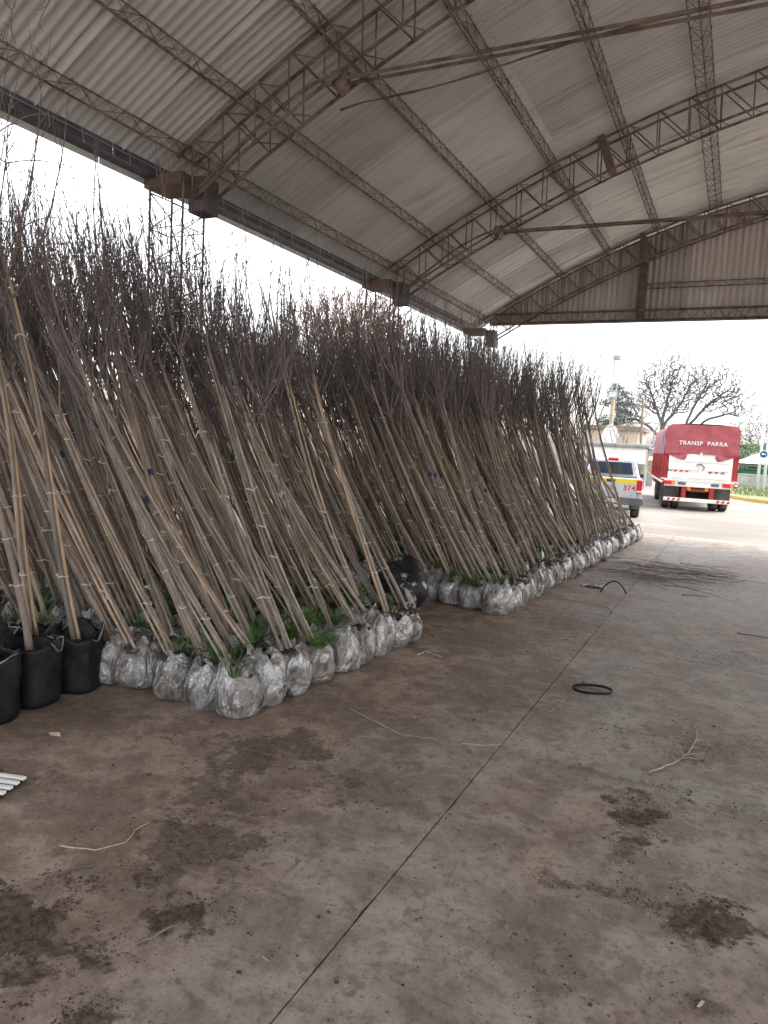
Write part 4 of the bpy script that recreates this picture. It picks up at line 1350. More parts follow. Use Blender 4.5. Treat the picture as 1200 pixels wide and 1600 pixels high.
for i in range(nx_ + 1):
    x = -LW + 2 * LW * i / nx_
    for j in range(nz_ + 1):
        v = j / nz_; z = 2.06 + (tarp_top(x) - 2.06) * v
        cre = 0.025 * (1 - 2 * abs(noise.noise(Vector((x * 1.5 + z * 1.2, z * 1.6 - x * .8, 2))))) + .012 * noise.noise(Vector((x * 4, z * 4, 5)))
        rs.v.append((x, -0.02 - cre * (1 - v * .5) - 0.03 * (1 - v), z))
for i in range(nx_):
    for j in range(nz_):
        a = i * (nz_ + 1) + j; rs.f.append((a, a + nz_ + 1, a + nz_ + 2, a + 1))
rs.build('rear_sheet', M['tarp'], lo, smooth=True)
for s in (-1, 1):
    fp = MB(); n = 12
    for i in range(n + 1):
        u = i / n; x = s * (LW - 0.74 * u)
        zt_ = 2.08; zb_ = 2.03 - 0.24 * u + (0.0 if u < .9 else 0.12 * (u - .9) * 10)
        for j in range(4):
            w = j / 3; fp.v.append((x, -0.055 - .025 * math.sin(w * 3 + u * 7), zt_ * (1 - w) + zb_ * w))
    for i in range(n):
        for j in range(3):
            a = i * 4 + j; fp.f.append((a, a + 4, a + 5, a + 1) if s > 0 else (a, a + 1, a + 5, a + 4))
    fp.build('folded_corner', M['tarp'], lo, smooth=True)
link('lettering', text_mesh('TRANSP  PARRA', 0.20, M['letter_white'], .003), lo, (0.02, -0.075, 2.44), (math.pi / 2, 0, 0))
for k, y in enumerate((0.5, 1.6)):
    MB().box((-LW - .012, y, 2.45), (.012, .42, .92)).build('tarp_patch', M['tarp_grey'], lo)
# body
MB().box((0, LL / 2, 1.50), (2 * LW - .06, LL - .06, 1.10)).build('body', M['truck_red'], lo, fix=True, bevel=.01)
for s in (-1, 1):
    for k in range(8):
        y = 0.12 + k * (LL - .25) / 7
        MB().box((s * (LW + .005), y, 1.48), (.07, .12, 1.1)).build('stake', M['truck_red'], lo)
    for z in (1.25, 1.6, 1.9):
        MB().box((s * (LW - .02), LL / 2, z), (.03, LL - .3, .22)).build('side_board', M['truck_red'], lo)
    MB().box((s * (LW + .01), LL / 2, 1.02), (.09, LL, .07)).build('side_rail', M['truck_white'], lo)
for s in (-1, 1):
    d = bpy.data.objects.new('rear_door', None); COL.objects.link(d); d.parent = lo; d.location = (s * .53, 0, 0)
    MB().box((0, -.005, 1.60), (1.04, .05, 1.00)).build('door_leaf', M['truck_white'], d, fix=True, bevel=.008)
    for z in (1.22, 1.50, 1.80):
        MB().box((0, -.042, z), (0.98, .03, .04)).build('rib', M['truck_white'], d)
    for k in range(3):
        x0 = -.30 + .20 * k + (.05 if s > 0 else -.05)
        if s < 0 and k == 2:
            x0 -= .02
        MB().prism([(x0, 1.40), (x0 + .10, 1.40), (x0 + .14, 1.46), (x0 + .04, 1.46)], 'y', -.052, -.031).build('reflector', M['red_stripe'], d)
MB().box((0, -.05, 1.65), (.06, .04, .95)).build('door_post', M['truck_white'], lo)
MB().tube([(-.12, -.08, 1.66), (.0, -.12, 1.72), (.14, -.09, 1.60), (.1, -.08, 1.5)], .02, 6).build('knotted_rope', M['chassis'], lo, smooth=True)
link('lettering', text_mesh('60', 0.19, M['ink']), lo, (-1.0, -.035, 1.46), (math.pi / 2, 0, 0))
MB().box((0, .0, 1.10), (2 * LW - .12, .10, .06)).build('tail_sill', M['truck_white'], lo)
MB().box((0, .02, .97), (2 * LW - .16, .08, .20)).build('tail_beam', M['truck_white'], lo, fix=True, bevel=.01)
MB().box((0, -.02, 1.13), (2 * LW + .12, .06, .035)).build('rear_rail', M['truck_white'], lo)
for s in (-1, 1):
    l = MB().box((s * .97, -.04, .99), (.36, .05, .13)).build('tail_light', M['lamp_red'], lo, fix=True, bevel=.006)
    MB().box((s * .97 + .12, -.066, .99), (.10, .012, .11)).build('indicator', M['lamp_orange'], l)
    MB().box((s * .55, -.032, .98), (.26, .014, .10)).build('number_plate', M['flap'], lo)
    MB().box((s * .30, .05, .82), (.12, .06, .14)).build('marker_lamp', M['lamp_orange'], lo)
    MB().box((s * .46, .4, .62), (.14, .9, .46)).build('chassis_leg', M['truck_red'], lo)
    MB().box((s * .86, .48, .66), (.56, .02, .50)).build('mudflap', M['flap'], lo)
    for dx in (.99, .66):
        wheel(lo, s * dx, 1.05, .48, .27)
    for yy in (2.3, 5.9):
        wheel(lo, s * .95, yy, .48, .30)
MB().box((0, 3.4, .80), (.7, 6.6, .22)).build('chassis_frame', M['chassis'], lo)
MB().tube([(-.8, 1.05, .5), (.8, 1.05, .5)], .09, 10).build('axle', M['chassis'], lo)
MB().box((0, 1.2, .52), (1.05, .9, .42)).build('differential', M['chassis'], lo, fix=True, bevel=.08)
MB().box((0, .12, .76), (.62, .1, .10)).build('cross_member', M['truck_red'], lo)
MB().box((0, -.06, .40), (2.26, .06, .13)).build('under_run_bar', M['truck_white'], lo, fix=True, bevel=.008)
for s in (-1, 1):
    for k in range(3):
        x0 = s * .82 - .20 + .17 * k
        MB().prism([(x0, .355), (x0 + .09, .355), (x0 + .13, .445), (x0 + .04, .445)], 'y', -.100, -.092).build('bar_stripe', M['red_stripe'], lo)
MB().box((0, LL + .95, 1.55), (2.2, 1.6, 1.7)).build('cab', M['truck_red'], lo, fix=True, bevel=.06)

# ------------------------------------------------------------------ the pickup
pk = thing('pickup_truck', 'silver pickup with yellow tailgate stripe and red 374 behind the saplings', 'pickup truck', (-3.31, 21.75, -0.05), math.radians(8))
hw = 0.89
bd = MB().prism([(-hw, .62), (-hw + .03, .60), (hw - .03, .60), (hw, .62), (hw + .012, .95), (hw - .01, 1.19), (hw - .07, 1.22), (-hw + .07, 1.22), (-hw + .01, 1.19), (-hw - .012, .95)], 'y', .05, 1.75)
bd.build('cargo_bed', M['silver'], pk, fix=True, bevel=.012)
MB().box((0, .9, 1.235), (1.5, 1.55, .02)).build('bed_liner', M['chassis'], pk)
MB().prism([(-hw, .40), (hw, .40), (hw + .012, .95), (hw - .02, 1.14), (-hw + .02, 1.14), (-hw - .012, .95)], 'y', 1.752, 5.1).build('body', M['silver'], pk, fix=True, bevel=.03)
cab = MB()
base = [(-hw + .02, 1.78), (hw - .02, 1.78), (hw - .02, 4.2), (-hw + .02, 4.2)]; topc = [(-hw + .2, 1.92), (hw - .2, 1.92), (hw - .22, 3.45), (-hw + .22, 3.45)]
cab.add([(x, y, 1.10) for x, y in base] + [(x, y, 1.77) for x, y in topc], [(3, 2, 1, 0), (4, 5, 6, 7), (0, 1, 5, 4), (1, 2, 6, 5), (2, 3, 7, 6), (3, 0, 4, 7)])
cab.build('cab', M['silver'], pk, fix=True, bevel=.06, smooth=False)


def panel_on(v0, v1, v2, v3, out, name, mat, parent, b=0.0):
    P = [Vector(v) for v in (v0, v1, v2, v3)]; nrm = (P[1] - P[0]).cross(P[3] - P[0]).normalized() * out
    m_ = MB(); m_.add([p for p in P] + [p + nrm for p in P], [(3, 2, 1, 0), (4, 5, 6, 7), (0, 1, 5, 4), (1, 2, 6, 5), (2, 3, 7, 6), (3, 0, 4, 7)])
    return m_.build(name, mat, parent, fix=True, bevel=b)


rw = panel_on((-.64, 1.80, 1.28), (.64, 1.80, 1.28), (.56, 1.885, 1.655), (-.56, 1.885, 1.655), .035, 'rear_window', M['glass'], pk, .01)
panel_on((.30, 1.755, 1.30), (.02, 1.755, 1.30), (.04, 1.82, 1.56), (.26, 1.82, 1.56), -.004, 'headrest', M['chassis'], rw)
panel_on((-.16, 1.772, 1.705), (.16, 1.772, 1.705), (.16, 1.80, 1.735), (-.16, 1.80, 1.735), .09, 'brake_lamp', M['lamp_red'], pk)
for s in (-1, 1):
    panel_on((s * (hw - .035), 2.0, 1.25), (s * (hw - .035), 3.9, 1.25), (s * (hw - .175), 3.35, 1.66), (s * (hw - .165), 2.08, 1.66), .02 * s, 'side_window', M['glass'], pk)
tg = MB().box((0, .03, .93), (1.46, .06, .56)).build('tailgate', M['silver'], pk, fix=True, bevel=.012)
MB().box((0, -.003, 1.135), (1.45, .006, .13)).build('yellow_stripe', M['yellow'], tg)
MB().box((0, -.012, 1.13), (.24, .016, .075)).build('handle', M['chassis'], tg)
em = MB()
for k in range(20):
    a = 2 * math.pi * k / 20
    em.v.append((.10 * math.cos(a), -.004, .93 + .065 * math.sin(a)))
em.f.append(tuple(range(20)))
em.tube([(.10 * math.cos(2 * math.pi * k / 20), -.006, .93 + .065 * math.sin(2 * math.pi * k / 20)) for k in range(21)], .009, 5)
em.tube([(-.07, -.012, .90), (-.02, -.012, .955), (.02, -.012, .915), (.07, -.012, .94)], .008, 5)
em.build('emblem', M['emblem'], tg)
link('lettering', text_mesh('374', 0.21, M['letter_red']), tg, (.53, -.004, .93), (math.pi / 2, 0, 0))
link('lettering', text_mesh('2.8', 0.055, M['emblem']), tg, (.60, -.004, .745), (math.pi / 2, 0, 0))
for s in (-1, 1):
    l = MB().box((s * .815, .03, .98), (.15, .08, .40)).build('tail_light', M['lamp_red'], pk, fix=True, bevel=.012)
    MB().box((s * .815, -.008, .845), (.148, .02, .06)).build('reverse_lamp', M['lamp_white'], l)
    wheel(pk, s * .76, 1.0, .36, .25); wheel(pk, s * .76, 4.15, .36, .25)
    MB().box((s * .76, .60, .46), (.26, .015, .34)).build('mudflap', M['flap'], pk)
    MB().box((s * (hw + .06), 3.9, 1.20), (.14, .08, .14)).build('wing_mirror', M['chassis'], pk, fix=True, bevel=.02)
MB().prism([(-.93, .44), (.93, .44), (.96, .56), (.92, .66), (-.92, .66), (-.96, .56)], 'y', -.14, .06).build('rear_bumper', M['bumper_grey'], pk, fix=True, bevel=.02)
MB().box((0, .5, .50), (1.1, 3.6, .12)).build('chassis_frame', M['chassis'], pk, loc=(0, 1.2, 0))
MB().box((0, -.145, .55), (.42, .01, .11)).build('number_plate', M['truck_white'], pk)

# ------------------------------------------------------------------ beyond the yard
def bare_tree(name, label, px, py_base, Y, H, seed, spread=0.62, mat='bark', stems=2, levels=6, r0=0.2, group=None, tr_h=0.28, rmin=0.016):
    g = at_y(px, py_base, Y); rng = random.Random(seed)
    t = thing(name, label, 'tree', (g.x, g.y, -0.06), 0, group); tk = MB(); cw = MB()

    def grow(p, d, L, r, lv):
        n = 4; pts = [p.copy()]; rr = [r]
        for i in range(n):
            d = (d + Vector((rng.gauss(0, .08), rng.gauss(0, .08), .035 if lv else .02))).normalized()
            p = p + d * (L / n); pts.append(p.copy()); rr.append(r * (1 - .38 * (i + 1) / n))
        rr = [max(v_, rmin) for v_ in rr]
        (tk if lv <= 1 else cw).tube(pts, rr, 7 if lv <= 1 else (4 if lv <= 3 else 3), cap=False)
        if lv >= levels:
            return
        nb = 3 if (lv >= 2 or rng.random() < .5) else 2
        for k in range(nb):
            i = n if k < 2 else rng.randint(2, n - 1); a = rng.uniform(0, 6.28) if k == 0 else a + 2.4
            sp = spread * (rng.uniform(.35, .7) if k < 2 else rng.uniform(.8, 1.3))
            q = d.orthogonal().normalized(); q = Matrix.Rotation(a, 3, d) @ q
            grow(pts[i].copy(), (d * math.cos(sp) + q * math.sin(sp)).normalized(), L * rng.uniform(.66, .84), rr[i] * rng.uniform(.66, .86), lv + 1)
    for k in range(stems):
        a = 6.28 * k / stems + rng.uniform(0, 1); grow(Vector((math.cos(a) * r0 * .6, math.sin(a) * r0 * .6, 0)), Vector((math.cos(a) * .18, math.sin(a) * .18, 1)).normalized(), H * tr_h, r0, 0)
    tk.build('trunk', M[mat], t, smooth=True); cw.build('crown', M[mat], t, smooth=True)
    return t


def fan_tree(name, label, px, Y, stems, blobs, ntip, seed, mat, rtip=0.0145):
    """bare tree: main stems given as (dx, dz) points, twigs grown out to tips spread through the crown's domes"""
    g = at_y(px, 750, Y); rng = random.Random(seed); t = thing(name, label, 'tree', (g.x, g.y, -0.06))
    P, par, main = [], [], []

    def add(p, q, m_):
        P.append(p); par.append(q); main.append(m_); return len(P) - 1
    root = add(Vector((0, 0, 0)), -1, True)
    for st in stems:
        q = root
        for i in range(len(st)):
            p1 = Vector((st[i][0], st[i][1], st[i][2])); p0 = P[q].copy(); n = max(2, int((p1 - p0).length / 0.35))
            for k in range(1, n + 1):
                q = add(p0.lerp(p1, k / n) + Vector((rng.gauss(0, .03), rng.gauss(0, .03), 0)), q, True)
    tips = []
    for (c, r, w) in blobs:
        for k in range(int(ntip * w)):
            v = Vector((rng.gauss(0, 1), rng.gauss(0, 1), rng.gauss(0, 1))).normalized() * (rng.random() ** 0.45)
            tips.append(Vector((c[0] + v.x * r[0], c[1] + v.y * r[1], c[2] + v.z * r[2])))
    A0 = np.array([p[:] for p in P]); cen = Vector((0, 0, stems[0][0][2]))
    tips.sort(key=lambda p: min((A0 - np.array(p[:])).__pow__(2).sum(1)))
    buf = np.zeros((60000, 3)); nb = len(P); buf[:nb] = A0
    for tp_ in tips:
        d2 = ((buf[:nb] - np.array(tp_[:])) ** 2).sum(1) + 3.0 * np.maximum(0, buf[:nb, 2] - tp_.z + 0.1)
        i = int(d2.argmin()); p0 = P[i]; L = (tp_ - p0).length
        if L < 0.12:
            continue
        n = max(2, int(L / 0.28)); q = i
        back = (p0 - P[par[i]]).normalized() if par[i] >= 0 else Vector((0, 0, 1))
        c1 = p0 + back * L * .35 + Vector((0, 0, -.05 * L))
        for k in range(1, n + 1):
            u = k / n; b_ = p0 * (1 - u) ** 2 + c1 * 2 * u * (1 - u) + tp_ * u * u
            q = add(b_ + Vector((rng.gauss(0, .012), rng.gauss(0, .012), rng.gauss(0, .012))), q, False); buf[nb] = b_[:]; nb += 1
    ar = [0.0] * len(P); kids = [[] for _ in P]
    for i in range(len(P) - 1, 0, -1):
        ar[i] = max(ar[i], rtip ** 2.75); ar[par[i]] += ar[i] * (1.0 if not kids[par[i]] else 1.0); kids[par[i]].append(i)
    rad = [max(rtip, a_ ** (1 / 2.75)) for a_ in ar]
    tk, cw = MB(), MB(); st_ = [(0, k) for k in kids[0]]
    while st_:
        o0, i = st_.pop(); pts = [P[o0], P[i]]; rr = [min(rad[o0], rad[i] * 1.4), rad[i]]; j = i
        while kids[j]:
            ks = sorted(kids[j], key=lambda k: -rad[k])
            for k in ks[1:]:
                st_.append((j, k))
            j = ks[0]; pts.append(P[j]); rr.append(rad[j])
        big = main[i]
        (tk if big else cw).tube(pts, rr, 7 if big else 4, cap=False)
    tk.build('trunk', M[mat], t, smooth=True); cw.build('crown', M[mat], t, smooth=True)
    return t


fan_tree('bare_tree', 'wide domed bare winter tree with two stems rising behind the lorry', 1026, 62,
         [[(0, 0, 4.6), (.25, .2, 6.8), (.6, .3, 8.6)], [(.1, .1, 3.2), (-.9, 0, 4.2), (-2.2, .2, 4.9), (-3.3, .3, 4.7)], [(.05, 0, 4.2), (-.7, -.4, 6.2), (-1.5, -.5, 8.0)], [(.15, 0, 4.4), (1.2, .5, 6.2), (2.0, .5, 8.0)]],
         [((.3, 0, 8.0), (3.2, 2.8, 2.9), 1.0), ((-2.4, 0, 6.0), (1.7, 1.7, 1.5), .3)], 2300, 4, 'bark_blue')
fan_tree('bare_tree', 'bare winter tree fanning out sideways beside the wide domed tree', 1054, 66,
         [[(.3, 0, 4.0), (1.0, 0, 6.4), (1.9, .2, 8.4)], [(.5, 0, 4.4), (2.0, .3, 6.4), (3.6, .4, 7.8)], [(.2, .1, 3.5), (2.2, -.5, 5.2), (4.0, -.6, 5.8)]],
         [((2.6, 0, 8.2), (2.4, 2.2, 2.4), 1.0), ((4.4, 0, 7.0), (1.5, 1.5, 1.5), .25)], 1300, 9, 'bark_blue')
fan_tree('bare_tree', 'thin bare tree behind the white shelter roof', 1180, 85, [[(0, 0, 3), (.3, 0, 5)], [(0, 0, 2.6), (-1.2, .2, 4.6)], [(.1, 0, 2.8), (1.6, 0, 4.8)]], [((0, 0, 5.6), (3.4, 3, 2.6), 1.0)], 900, 12, 'bark_blue')
bare_tree('bare_tree', 'lopped small bare tree beside the satellite dish', 986, 745, 48, 4.2, 15, .5, stems=2, r0=.09, levels=3, tr_h=.4)
bare_tree('brown_tree', 'reddish brown twiggy tree outside the shed beyond the saplings', 520, 740, 26, 8.6, 21, .65, mat='brown_crown', stems=4, r0=.14, levels=6)
bare_tree('brown_tree', 'second brown twiggy tree further along outside the shed', 430, 745, 34, 8.0, 27, .65, mat='brown_crown', stems=3, r0=.14, levels=6)


def conifer(px, py, Y, H, R, seed, label):
    g = at_y(px, py, Y); rng = random.Random(seed); t = thing('conifer_tree', label, 'tree', (g.x, g.y, -.06)); tk = MB(); cw = MB()
    tk.tube([(0, 0, 0), (.05, 0, H * .5), (0, 0, H * .97)], [.26, .16, .03], 8)
    lf = []
    for i in range(80):
        u = rng.uniform(.16, .98); z = H * u; a = rng.uniform(0, 6.28); L = R * (1 - u) ** .6 * rng.uniform(.55, 1.1) + .3
        d = Vector((math.cos(a), math.sin(a), rng.uniform(-.15, .25))); p = Vector((0, 0, z))
        pts = [p, p + d * L * .5 + Vector((0, 0, .08)), p + d * L + Vector((0, 0, -.12 * L))]; tk.tube(pts, [.05, .03, .01], 4, cap=False)
        for k in range(60):
            v = rng.uniform(.2, 1); c = pts[0].lerp(pts[2], v) + Vector((rng.gauss(0, .18), rng.gauss(0, .18), rng.gauss(-.02, .12)))
            e = Vector((rng.gauss(0, 1), rng.gauss(0, 1), rng.gauss(-.2, .5))).normalized(); w = e.orthogonal().normalized() * .05; l = rng.uniform(.18, .4)
            cw.add([c - w, c + w, c + e * l], [(0, 1, 2)])
    tk.build('trunk', M['bark'], t); cw.build('crown', M['needles'], t)


conifer(955, 745, 80, 9.6, 4.2, 5, 'dark blue-green conifer behind the tan mast')


def bush(px, py, Y, R, H, seed, label):
    g = at_y(px, py, Y); rng = random.Random(seed); b = MB(); st = MB(); t = thing('bush', label, 'bush', (g.x, g.y, -.05))
    for i in range(3200):
        a = rng.uniform(0, 6.28); q = rng.random() ** .4; z = rng.uniform(.05, 1); rr = R * math.sqrt(max(.05, 1 - (z * 1.6 - .6) ** 2)) * q * (1 + .3 * noise.noise(Vector((a, z * 3, seed))))
        c = Vector((rr * math.cos(a), rr * math.sin(a), z * H)); e = Vector((rng.gauss(0, 1), rng.gauss(0, 1), rng.gauss(.2, 1))).normalized(); w = e.orthogonal().normalized() * .06
        b.add([c - w, c + w, c + e * .2], [(0, 1, 2)])
    for k in range(6):
        st.tube([(0, 0, 0), (rng.uniform(-.3, .3) * R, rng.uniform(-.3, .3) * R, H * .5), (rng.uniform(-.6, .6) * R, rng.uniform(-.6, .6) * R, H * .85)], [.05, .03, .01], 5)
    st.build('stem', M['bark'], t); b.build('foliage', M['leaf_bush'], t)


bush(1166, 750, 74, 2.2, 3.4, 3, 'rounded dark green bush left of the grey house')


def along(px0, px1, py, Y):
    a, b = at_y(px0, py, Y), at_y(px1, py, Y); return a, b


def zat(px, py, Y):
    return at_y(px, py, Y).z


# house with brown roof and the satellite dish
a, b = along(905, 988, 745, 60)
hb = thing('house', 'tan house with flat brown-edged roof behind the saplings and mast', 'house', ((a.x + b.x) / 2, 62, -.05)); w = b.x - a.x
MB().box((0, 2, 1.9), (w, 6, 3.9)).build('wall', M['tan_wall'], hb)
MB().box((0, 2, 4.0), (w + .6, 6.6, .35)).build('roof', M['roof_brown'], hb)
for k in (-.25, .2):
    f = MB().box((k * w, -1.02, 2.1), (1.1, .08, 1.1)).build('window', M['dark'], hb); MB().box((k * w, -1.08, 1.5), (1.3, .1, .08)).build('sill', M['white_wall'], f)
g = at_y(953, 684, 55); ds = thing('satellite_dish', 'white satellite dish on a thin stand before the tan house', 'satellite dish', (g.x, g.y, g.z), math.radians(-35))
d = MB(); n = 24
for j in range(6):
    r = 1.0 * j / 5
    for k in range(n):
        d.v.append((r * math.cos(6.2832 * k / n) * .85, -.0 - .22 * (1 - r * r) * -1, r * math.sin(6.2832 * k / n)))
for j in range(5):
    for k in range(n):
        d.f.append((j * n + k, j * n + (k + 1) % n, (j + 1) * n + (k + 1) % n, (j + 1) * n + k))
d.build('reflector', M['truck_white'], ds, smooth=True)
MB().tube([(0, -.6, 0), (0, .1, -.8)], .03, 5).build('feed_arm', M['grey_metal'], ds)
MB().tube([(0, .25, -.2), (0, .3, -g.z - .05)], .06, 6).build('stand', M['grey_metal'], ds)
# white carport behind the pickup
a, b = along(890, 1006, 745, 42); w = b.x - a.x
ct = thing('carport', 'low white flat-roofed carport with deep fascia behind the pickup', 'carport', ((a.x + b.x) / 2, 42, -.05))
zt_ = zat(965, 697, 42); zf = zat(965, 727, 42)
MB().box((0, 2.5, zt_ + .03), (w + .3, 5.4, .07)).build('roof', M['slate'], ct)
MB().box((0, -.05, (zt_ + zf) / 2 + .1), (w, .08, zt_ - zf - .2)).build('fascia', M['white_wall'], ct)
MB().box((0, -.02, zt_ - .12), (w + .1, .1, .10)).build('fascia_rail', M['galv'], ct)
MB().box((0, 4.8, zf / 2 + .2), (w, .15, zf + .4)).build('back_wall', M['grey_wall'], ct)
for k in (-.49, -.1, .22, .495):
    MB().box((k * w, 0.1, zt_ / 2), (.16, .16, zt_)).build('post', M['grey_metal'], ct)
# grey boundary wall with yellow chevron boards
a, b = along(1000, 1030, 745, 46)
wl = thing('boundary_wall', 'grey rendered wall between the carport and the lorry', 'wall', (-9.5, 47, -.05)); MB().box((0, 0, 1.25), (9.0, .25, 2.5)).build('wall_panel', M['grey_wall'], wl); MB().box((0, 0, 2.54), (9.1, .35, .09)).build('coping', M['kerb_concrete'], wl)
for k, pyc in enumerate((716, 734)):
    g = at_y(1012, pyc, 44); cb_ = MB()
    for s in (-1, 1):
        cb_.prism([(g.x - .14, g.z), (g.x - .04, g.z), (g.x + .14, g.z + s * .2), (g.x + .04, g.z + s * .2)], 'y', 43.98 + .02 * (s > 0), 44.04 + .02 * (s > 0))
    if k == 0:
        cs = thing('chevron_sign', 'yellow chevron arrows on a post beside the lorry', 'sign', (0, 0, 0)); MB().tube([(g.x - .05, 44.12, -.05), (g.x - .05, 44.12, g.z + .5)], .04, 6).build('post', M['grey_metal'], cs)
    cb_.build('chevron', M['kerb_yellow'], cs, fix=True)
# tan mast with floodlight frame, ladder and antenna boom
g0 = at_y(947, 745, 57); g1 = at_y(953, 617, 57); g2 = at_y(965, 560, 57)
ms = thing('antenna_mast', 'tan mast with ladder rails, boxed head and long antenna boom', 'mast', (g0.x, 57, -.05))
MB().tube([(0, 0, 0), (.05, 0, g1.z)], [.20, .15], 8).build('shaft', M['mast_tan'], ms)
H2 = g2.z
for s in (-1, 1):
    MB().tube([(.05 + s * .16, 0, g1.z - .3), (.05 + s * .16, 0, H2)], .05, 5).build('rail', M['grey_metal'], ms)
for k in range(9):
    z = g1.z + (H2 - g1.z) * k / 9; MB().tube([(-.11, 0, z), (.21, 0, z)], .02, 4).build('rung', M['grey_metal'], ms)
MB().box((.05, 0, H2 + .1), (.56, .4, .34)).build('head_box', M['grey_metal'], ms, fix=True, bevel=.03)
MB().tube([(-2.1, 0, H2 + .33), (2.3, 0, H2 + .33)], .03, 5).build('boom', M['grey_metal'], ms)
fr = MB(); zc = g1.z + .1
for s in (-1, 1):
    fr.box((.0 + s * .36, -.3, zc), (.07, .07, .52)); fr.box((0, -.3, zc + s * .24), (.65, .065, .07))
fr.build('floodlight_frame', M['grey_metal'], ms); MB().box((0, -.27, zc), (.64, .02, .40)).build('floodlight_glass', M['clear_pane'], ms)
for s in (-1, 1):
    MB().tube([(.05, 0, H2 - 1.2), (s * 1.2, 0, H2 + .3)], .012, 4).build('stay', M['wire'], ms)
# timber pole and wires
g0 = at_y(999, 745, 50); g1 = at_y(1005, 622, 50)
up = thing('utility_pole', 'slim leaning timber pole carrying wires left of the lorry', 'pole', (g0.x, 50, -.05))
MB().tube([(0, 0, 0), (g1.x - g0.x, 0, g1.z)], [.11, .07], 7).build('shaft', M['timber'], up)
for dz in (.5, 1.6):
    MB().box((g1.x - g0.x, 0, g1.z - dz), (1.2, .1, .1)).build('crossarm', M['timber'], up)


def wire(name, p0, p1, sag, label, r=.018):
    pts = [Vector(p0).lerp(Vector(p1), i / 16) - Vector((0, 0, sag * 4 * (i / 16) * (1 - i / 16))) for i in range(17)]
    tag(MB().tube(pts, r, 4).build(name, M['chassis']), label, 'wire')


wire('overhead_wire', (g1.x - .5, 50, g1.z - .45), tuple(at_y(1260, 626, 50)), .3, 'upper overhead wire running from the timber pole past the trees')
wire('overhead_wire', (g1.x + .5, 50, g1.z - 1.55), tuple(at_y(1260, 682, 50)), .3, 'lower overhead wire running from the timber pole behind the lorry')
wire('overhead_wire', (g1.x - .5, 50, g1.z - 1.55), tuple(at_y(880, 668, 60)), .3, 'overhead wire running from the timber pole towards the mast')

# grass verge with yellow kerb, sign posts, kiosk, bin, wall, house
vp = [(-0.6, 41.5), (-.05, 39.3), (.6, 37.8), (2.0, 36.4), (6, 34.8), (14, 33.5), (30, 33.2), (30, 72), (-1.0, 72), (-1.2, 48)]
structure(MB().prism(vp, 'z', -.05, .07).build('grass_verge', M['lawn'], fix=True))
kb = thing('kerb', 'worn yellow kerb curving round the grass verge', 'kerb', (0, 0, 0))
for i in range(6):
    p0, p1 = Vector((*vp[i], 0)), Vector((*vp[i + 1], 0)); d = p1 - p0; n = max(1, int(d.length / 1.0))
    for k in range(n):
        c = p0 + d * ((k + .5) / n)
        MB().box((0, 0, 0), (d.length / n - .012, .16, .2)).build('kerb_stone', M['kerb_yellow'], kb, fix=True, bevel=.015, loc=(c.x, c.y, .02)).rotation_euler = (0, 0, math.atan2(d.y, d.x))
rg2 = random.Random(8); gb = MB()
for i in range(9000):
    x = rg2.uniform(-.5, 12); y = rg2.uniform(37.5, 60)
    if y < 40.5 - .45 * x + 1.0 * (x < 1.5):
        continue
    a = rg2.uniform(0, 6.28); h = rg2.uniform(.05, .16); gb.add([(x - .02 * math.cos(a), y - .02 * math.sin(a), .07), (x + .02 * math.cos(a), y + .02 * math.sin(a), .07), (x + rg2.gauss(0, .04), y + rg2.gauss(0, .04), .07 + h)], [(0, 1, 2)])
o = gb.build('grass', M['lawn']); o['kind'] = 'stuff'; tag(o, 'short patchy grass on the verge behind the yellow kerb', 'grass')

g0 = ground(1182, 768); sp = thing('sign_post', 'tall pair of white posts with a round blue sign on the verge', 'sign post', (g0.x, g0.y, .05))
for dx in (0, .34):
    MB().tube([(dx, 0, 0), (dx + .05, 0, 9.5)], .085, 10).build('post', M['white_post'], sp, smooth=True)
zs = zat(1190, 711, g0.y)
sg = MB(); sg.tube([(.17, -.14, zs), (.17, -.11, zs)], 0.24, 28); so_ = sg.build('round_sign', M['white_post'], sp)
s2 = MB(); s2.tube([(.17, -.150, zs), (.17, -.141, zs)], .205, 28); s2.build('blue_face', M['blue_sign'], so_)
MB().box((.17, -.158, zs), (.24, .01, .06)).build('symbol_bar', M['truck_white'], so_)
s3 = MB(); s3.tube([(.17 - .05, -.158, zs + .035), (.17 - .05, -.152, zs + .035)], .045, 12); s3.build('symbol_dot', M['truck_white'], so_)
MB().box((.05, -.12, zs - .42), (.6, .02, .26)).build('sub_plate', M['truck_white'], sp)

kx = at_y(1155, 745, 58).x; kz = zat(1175, 722, 58)
ks = thing('kiosk', 'open shelter with dark frame and white sloping roof behind the sign posts', 'shelter', (kx, 58, -.0))
rf = MB(); rf.add([(-.5, -1.2, kz - .1), (6.5, -1.2, kz - .1), (6.5, 3.4, kz - .1), (-.5, 3.4, kz - .1), (1.3, .6, kz + .75), (4.9, .6, kz + .75)], [(3, 2, 1, 0), (0, 1, 5, 4), (1, 2, 5), (2, 3, 4, 5), (3, 0, 4)])
rf.build('roof', M['white_wall'], ks, fix=True)
MB().box((3, 1.1, kz - .22), (6.6, 4.2, .22)).build('eave_beam', M['slate'], ks)
for x in (0.0, .32, 2.9, 6.0):
    for y in (-.8, 3.0):
        MB().box((x, y, (kz - .33) / 2), (.11, .11, kz - .33)).build('post', M['dark'], ks)
MB().box((1.0, 2.9, 1.25), (.9, .08, 2.3)).build('door_panel', M['slate'], ks)
MB().box((3.6, 2.95, 1.55), (4.0, .05, 1.3)).build('pane', M['clear_pane'], ks)
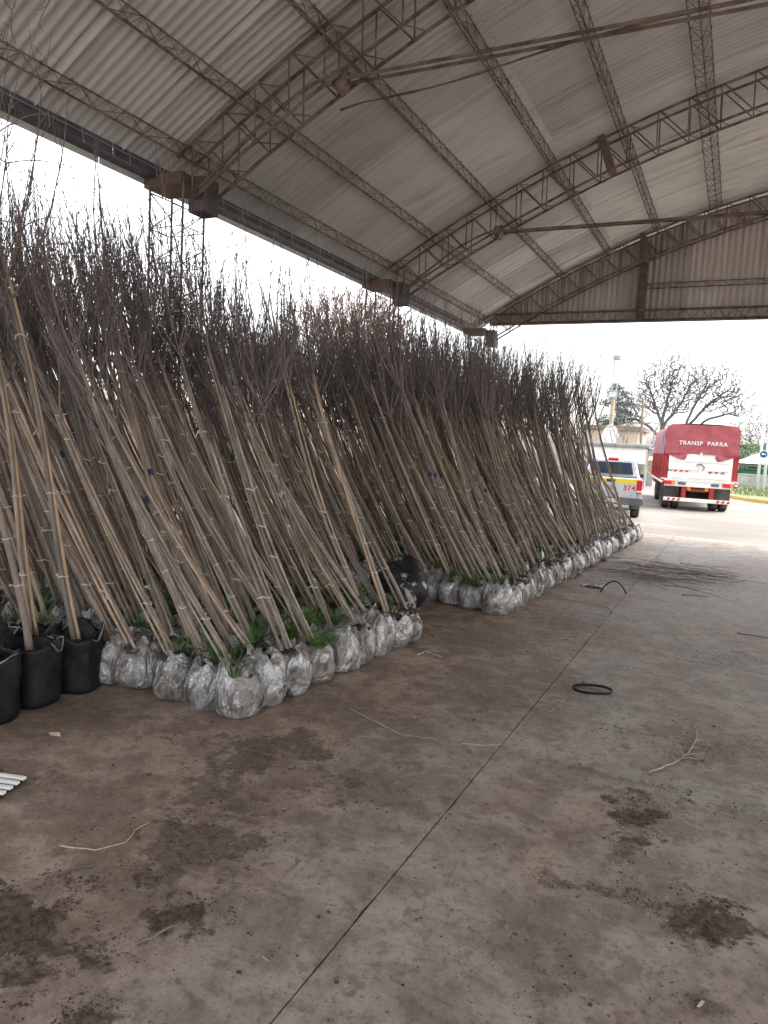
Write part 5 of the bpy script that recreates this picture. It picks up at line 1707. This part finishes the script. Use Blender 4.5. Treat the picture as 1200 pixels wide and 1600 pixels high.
lw = thing('low_wall', 'low grey wall in front of the open shelter', 'wall', (kx + 3, 55.5, 0)); MB().box((0, 0, .42), (8.5, .22, .9)).build('wall_panel', M['grey_wall'], lw); MB().box((0, 0, .90), (8.6, .3, .07)).build('coping', M['kerb_concrete'], lw)
gx = at_y(1176, 745, 57).x; bn = thing('waste_bin', 'green wheeled waste container inside the shelter', 'bin', (gx, 57.0, .05))
MB().prism([(-.75, .15), (.75, .15), (.85, 1.15), (-.85, 1.15)], 'y', -.4, .4).build('body', M['bin_green'], bn, fix=True, bevel=.03)
MB().prism([(-.88, 1.16), (.88, 1.16), (.8, 1.28), (-.8, 1.28)], 'y', -.45, .45).build('lid', M['bin_green'], bn, fix=True, bevel=.02)
for s in (-1, 1):
    MB().tube([(s * .6, -.42, .08), (s * .6, -.36, .08)], .1, 10).build('castor', M['chassis'], bn)
hx = at_y(1172, 745, 78).x; hz = zat(1180, 700, 78)
h2 = thing('house', 'white house with grey slate roof behind the shelter', 'house', (hx, 78, -.05))
MB().box((5, 3, hz / 2), (10, 6, hz)).build('wall', M['white_wall'], h2)
MB().prism([(-.5, hz - .1), (5, hz + 2.2), (10.5, hz - .1)], 'y', -.4, 6.4).build('roof', M['slate'], h2, fix=True)
f = MB().box((2.6, -.03, hz * .55), (1.2, .06, 1.1)).build('window', M['dark'], h2); MB().box((2.6, -.08, hz * .55 - .6), (1.4, .1, .08)).build('sill', M['kerb_concrete'], f)

wl = thing('boundary_wall', 'long brick boundary wall outside the shed behind the sapling stems', 'wall', (-12.5, 16, -.05))
MB().box((0, 0, 1.25), (.25, 52, 2.5)).build('wall_panel', M['brick'], wl); MB().box((0, 0, 2.54), (.36, 52.1, .08)).build('coping', M['kerb_concrete'], wl)
# houses and a wall glimpsed through the stems on the outer side
for k, (px, Y, wd, hh, lab) in enumerate(((300, 34, 11, 3.6, 'brick house glimpsed through the sapling stems'), (120, 26, 9, 3.2, 'low brick store glimpsed through the stems near the black pots'))):
    g = at_y(px, 740, Y); t = thing('house', lab, 'house', (g.x, g.y, -.05), math.radians(35))
    MB().box((0, 2.5, hh / 2), (wd, 5, hh)).build('wall', M['brick'], t)
    MB().prism([(-.5, hh - .05), (2.5, hh + 1.1), (5.5, hh - .05)], 'x', -wd / 2 - .4, wd / 2 + .4).build('roof', M['roof_brown'], t, fix=True)
    for q in (-.3, .0, .3):
        f = MB().box((q * wd, -.02, hh * .55), (1.1, .06, 1.2)).build('window', M['dark'], t); MB().box((q * wd, -.07, hh * .55 - .65), (1.3, .1, .08)).build('sill', M['kerb_concrete'], f)
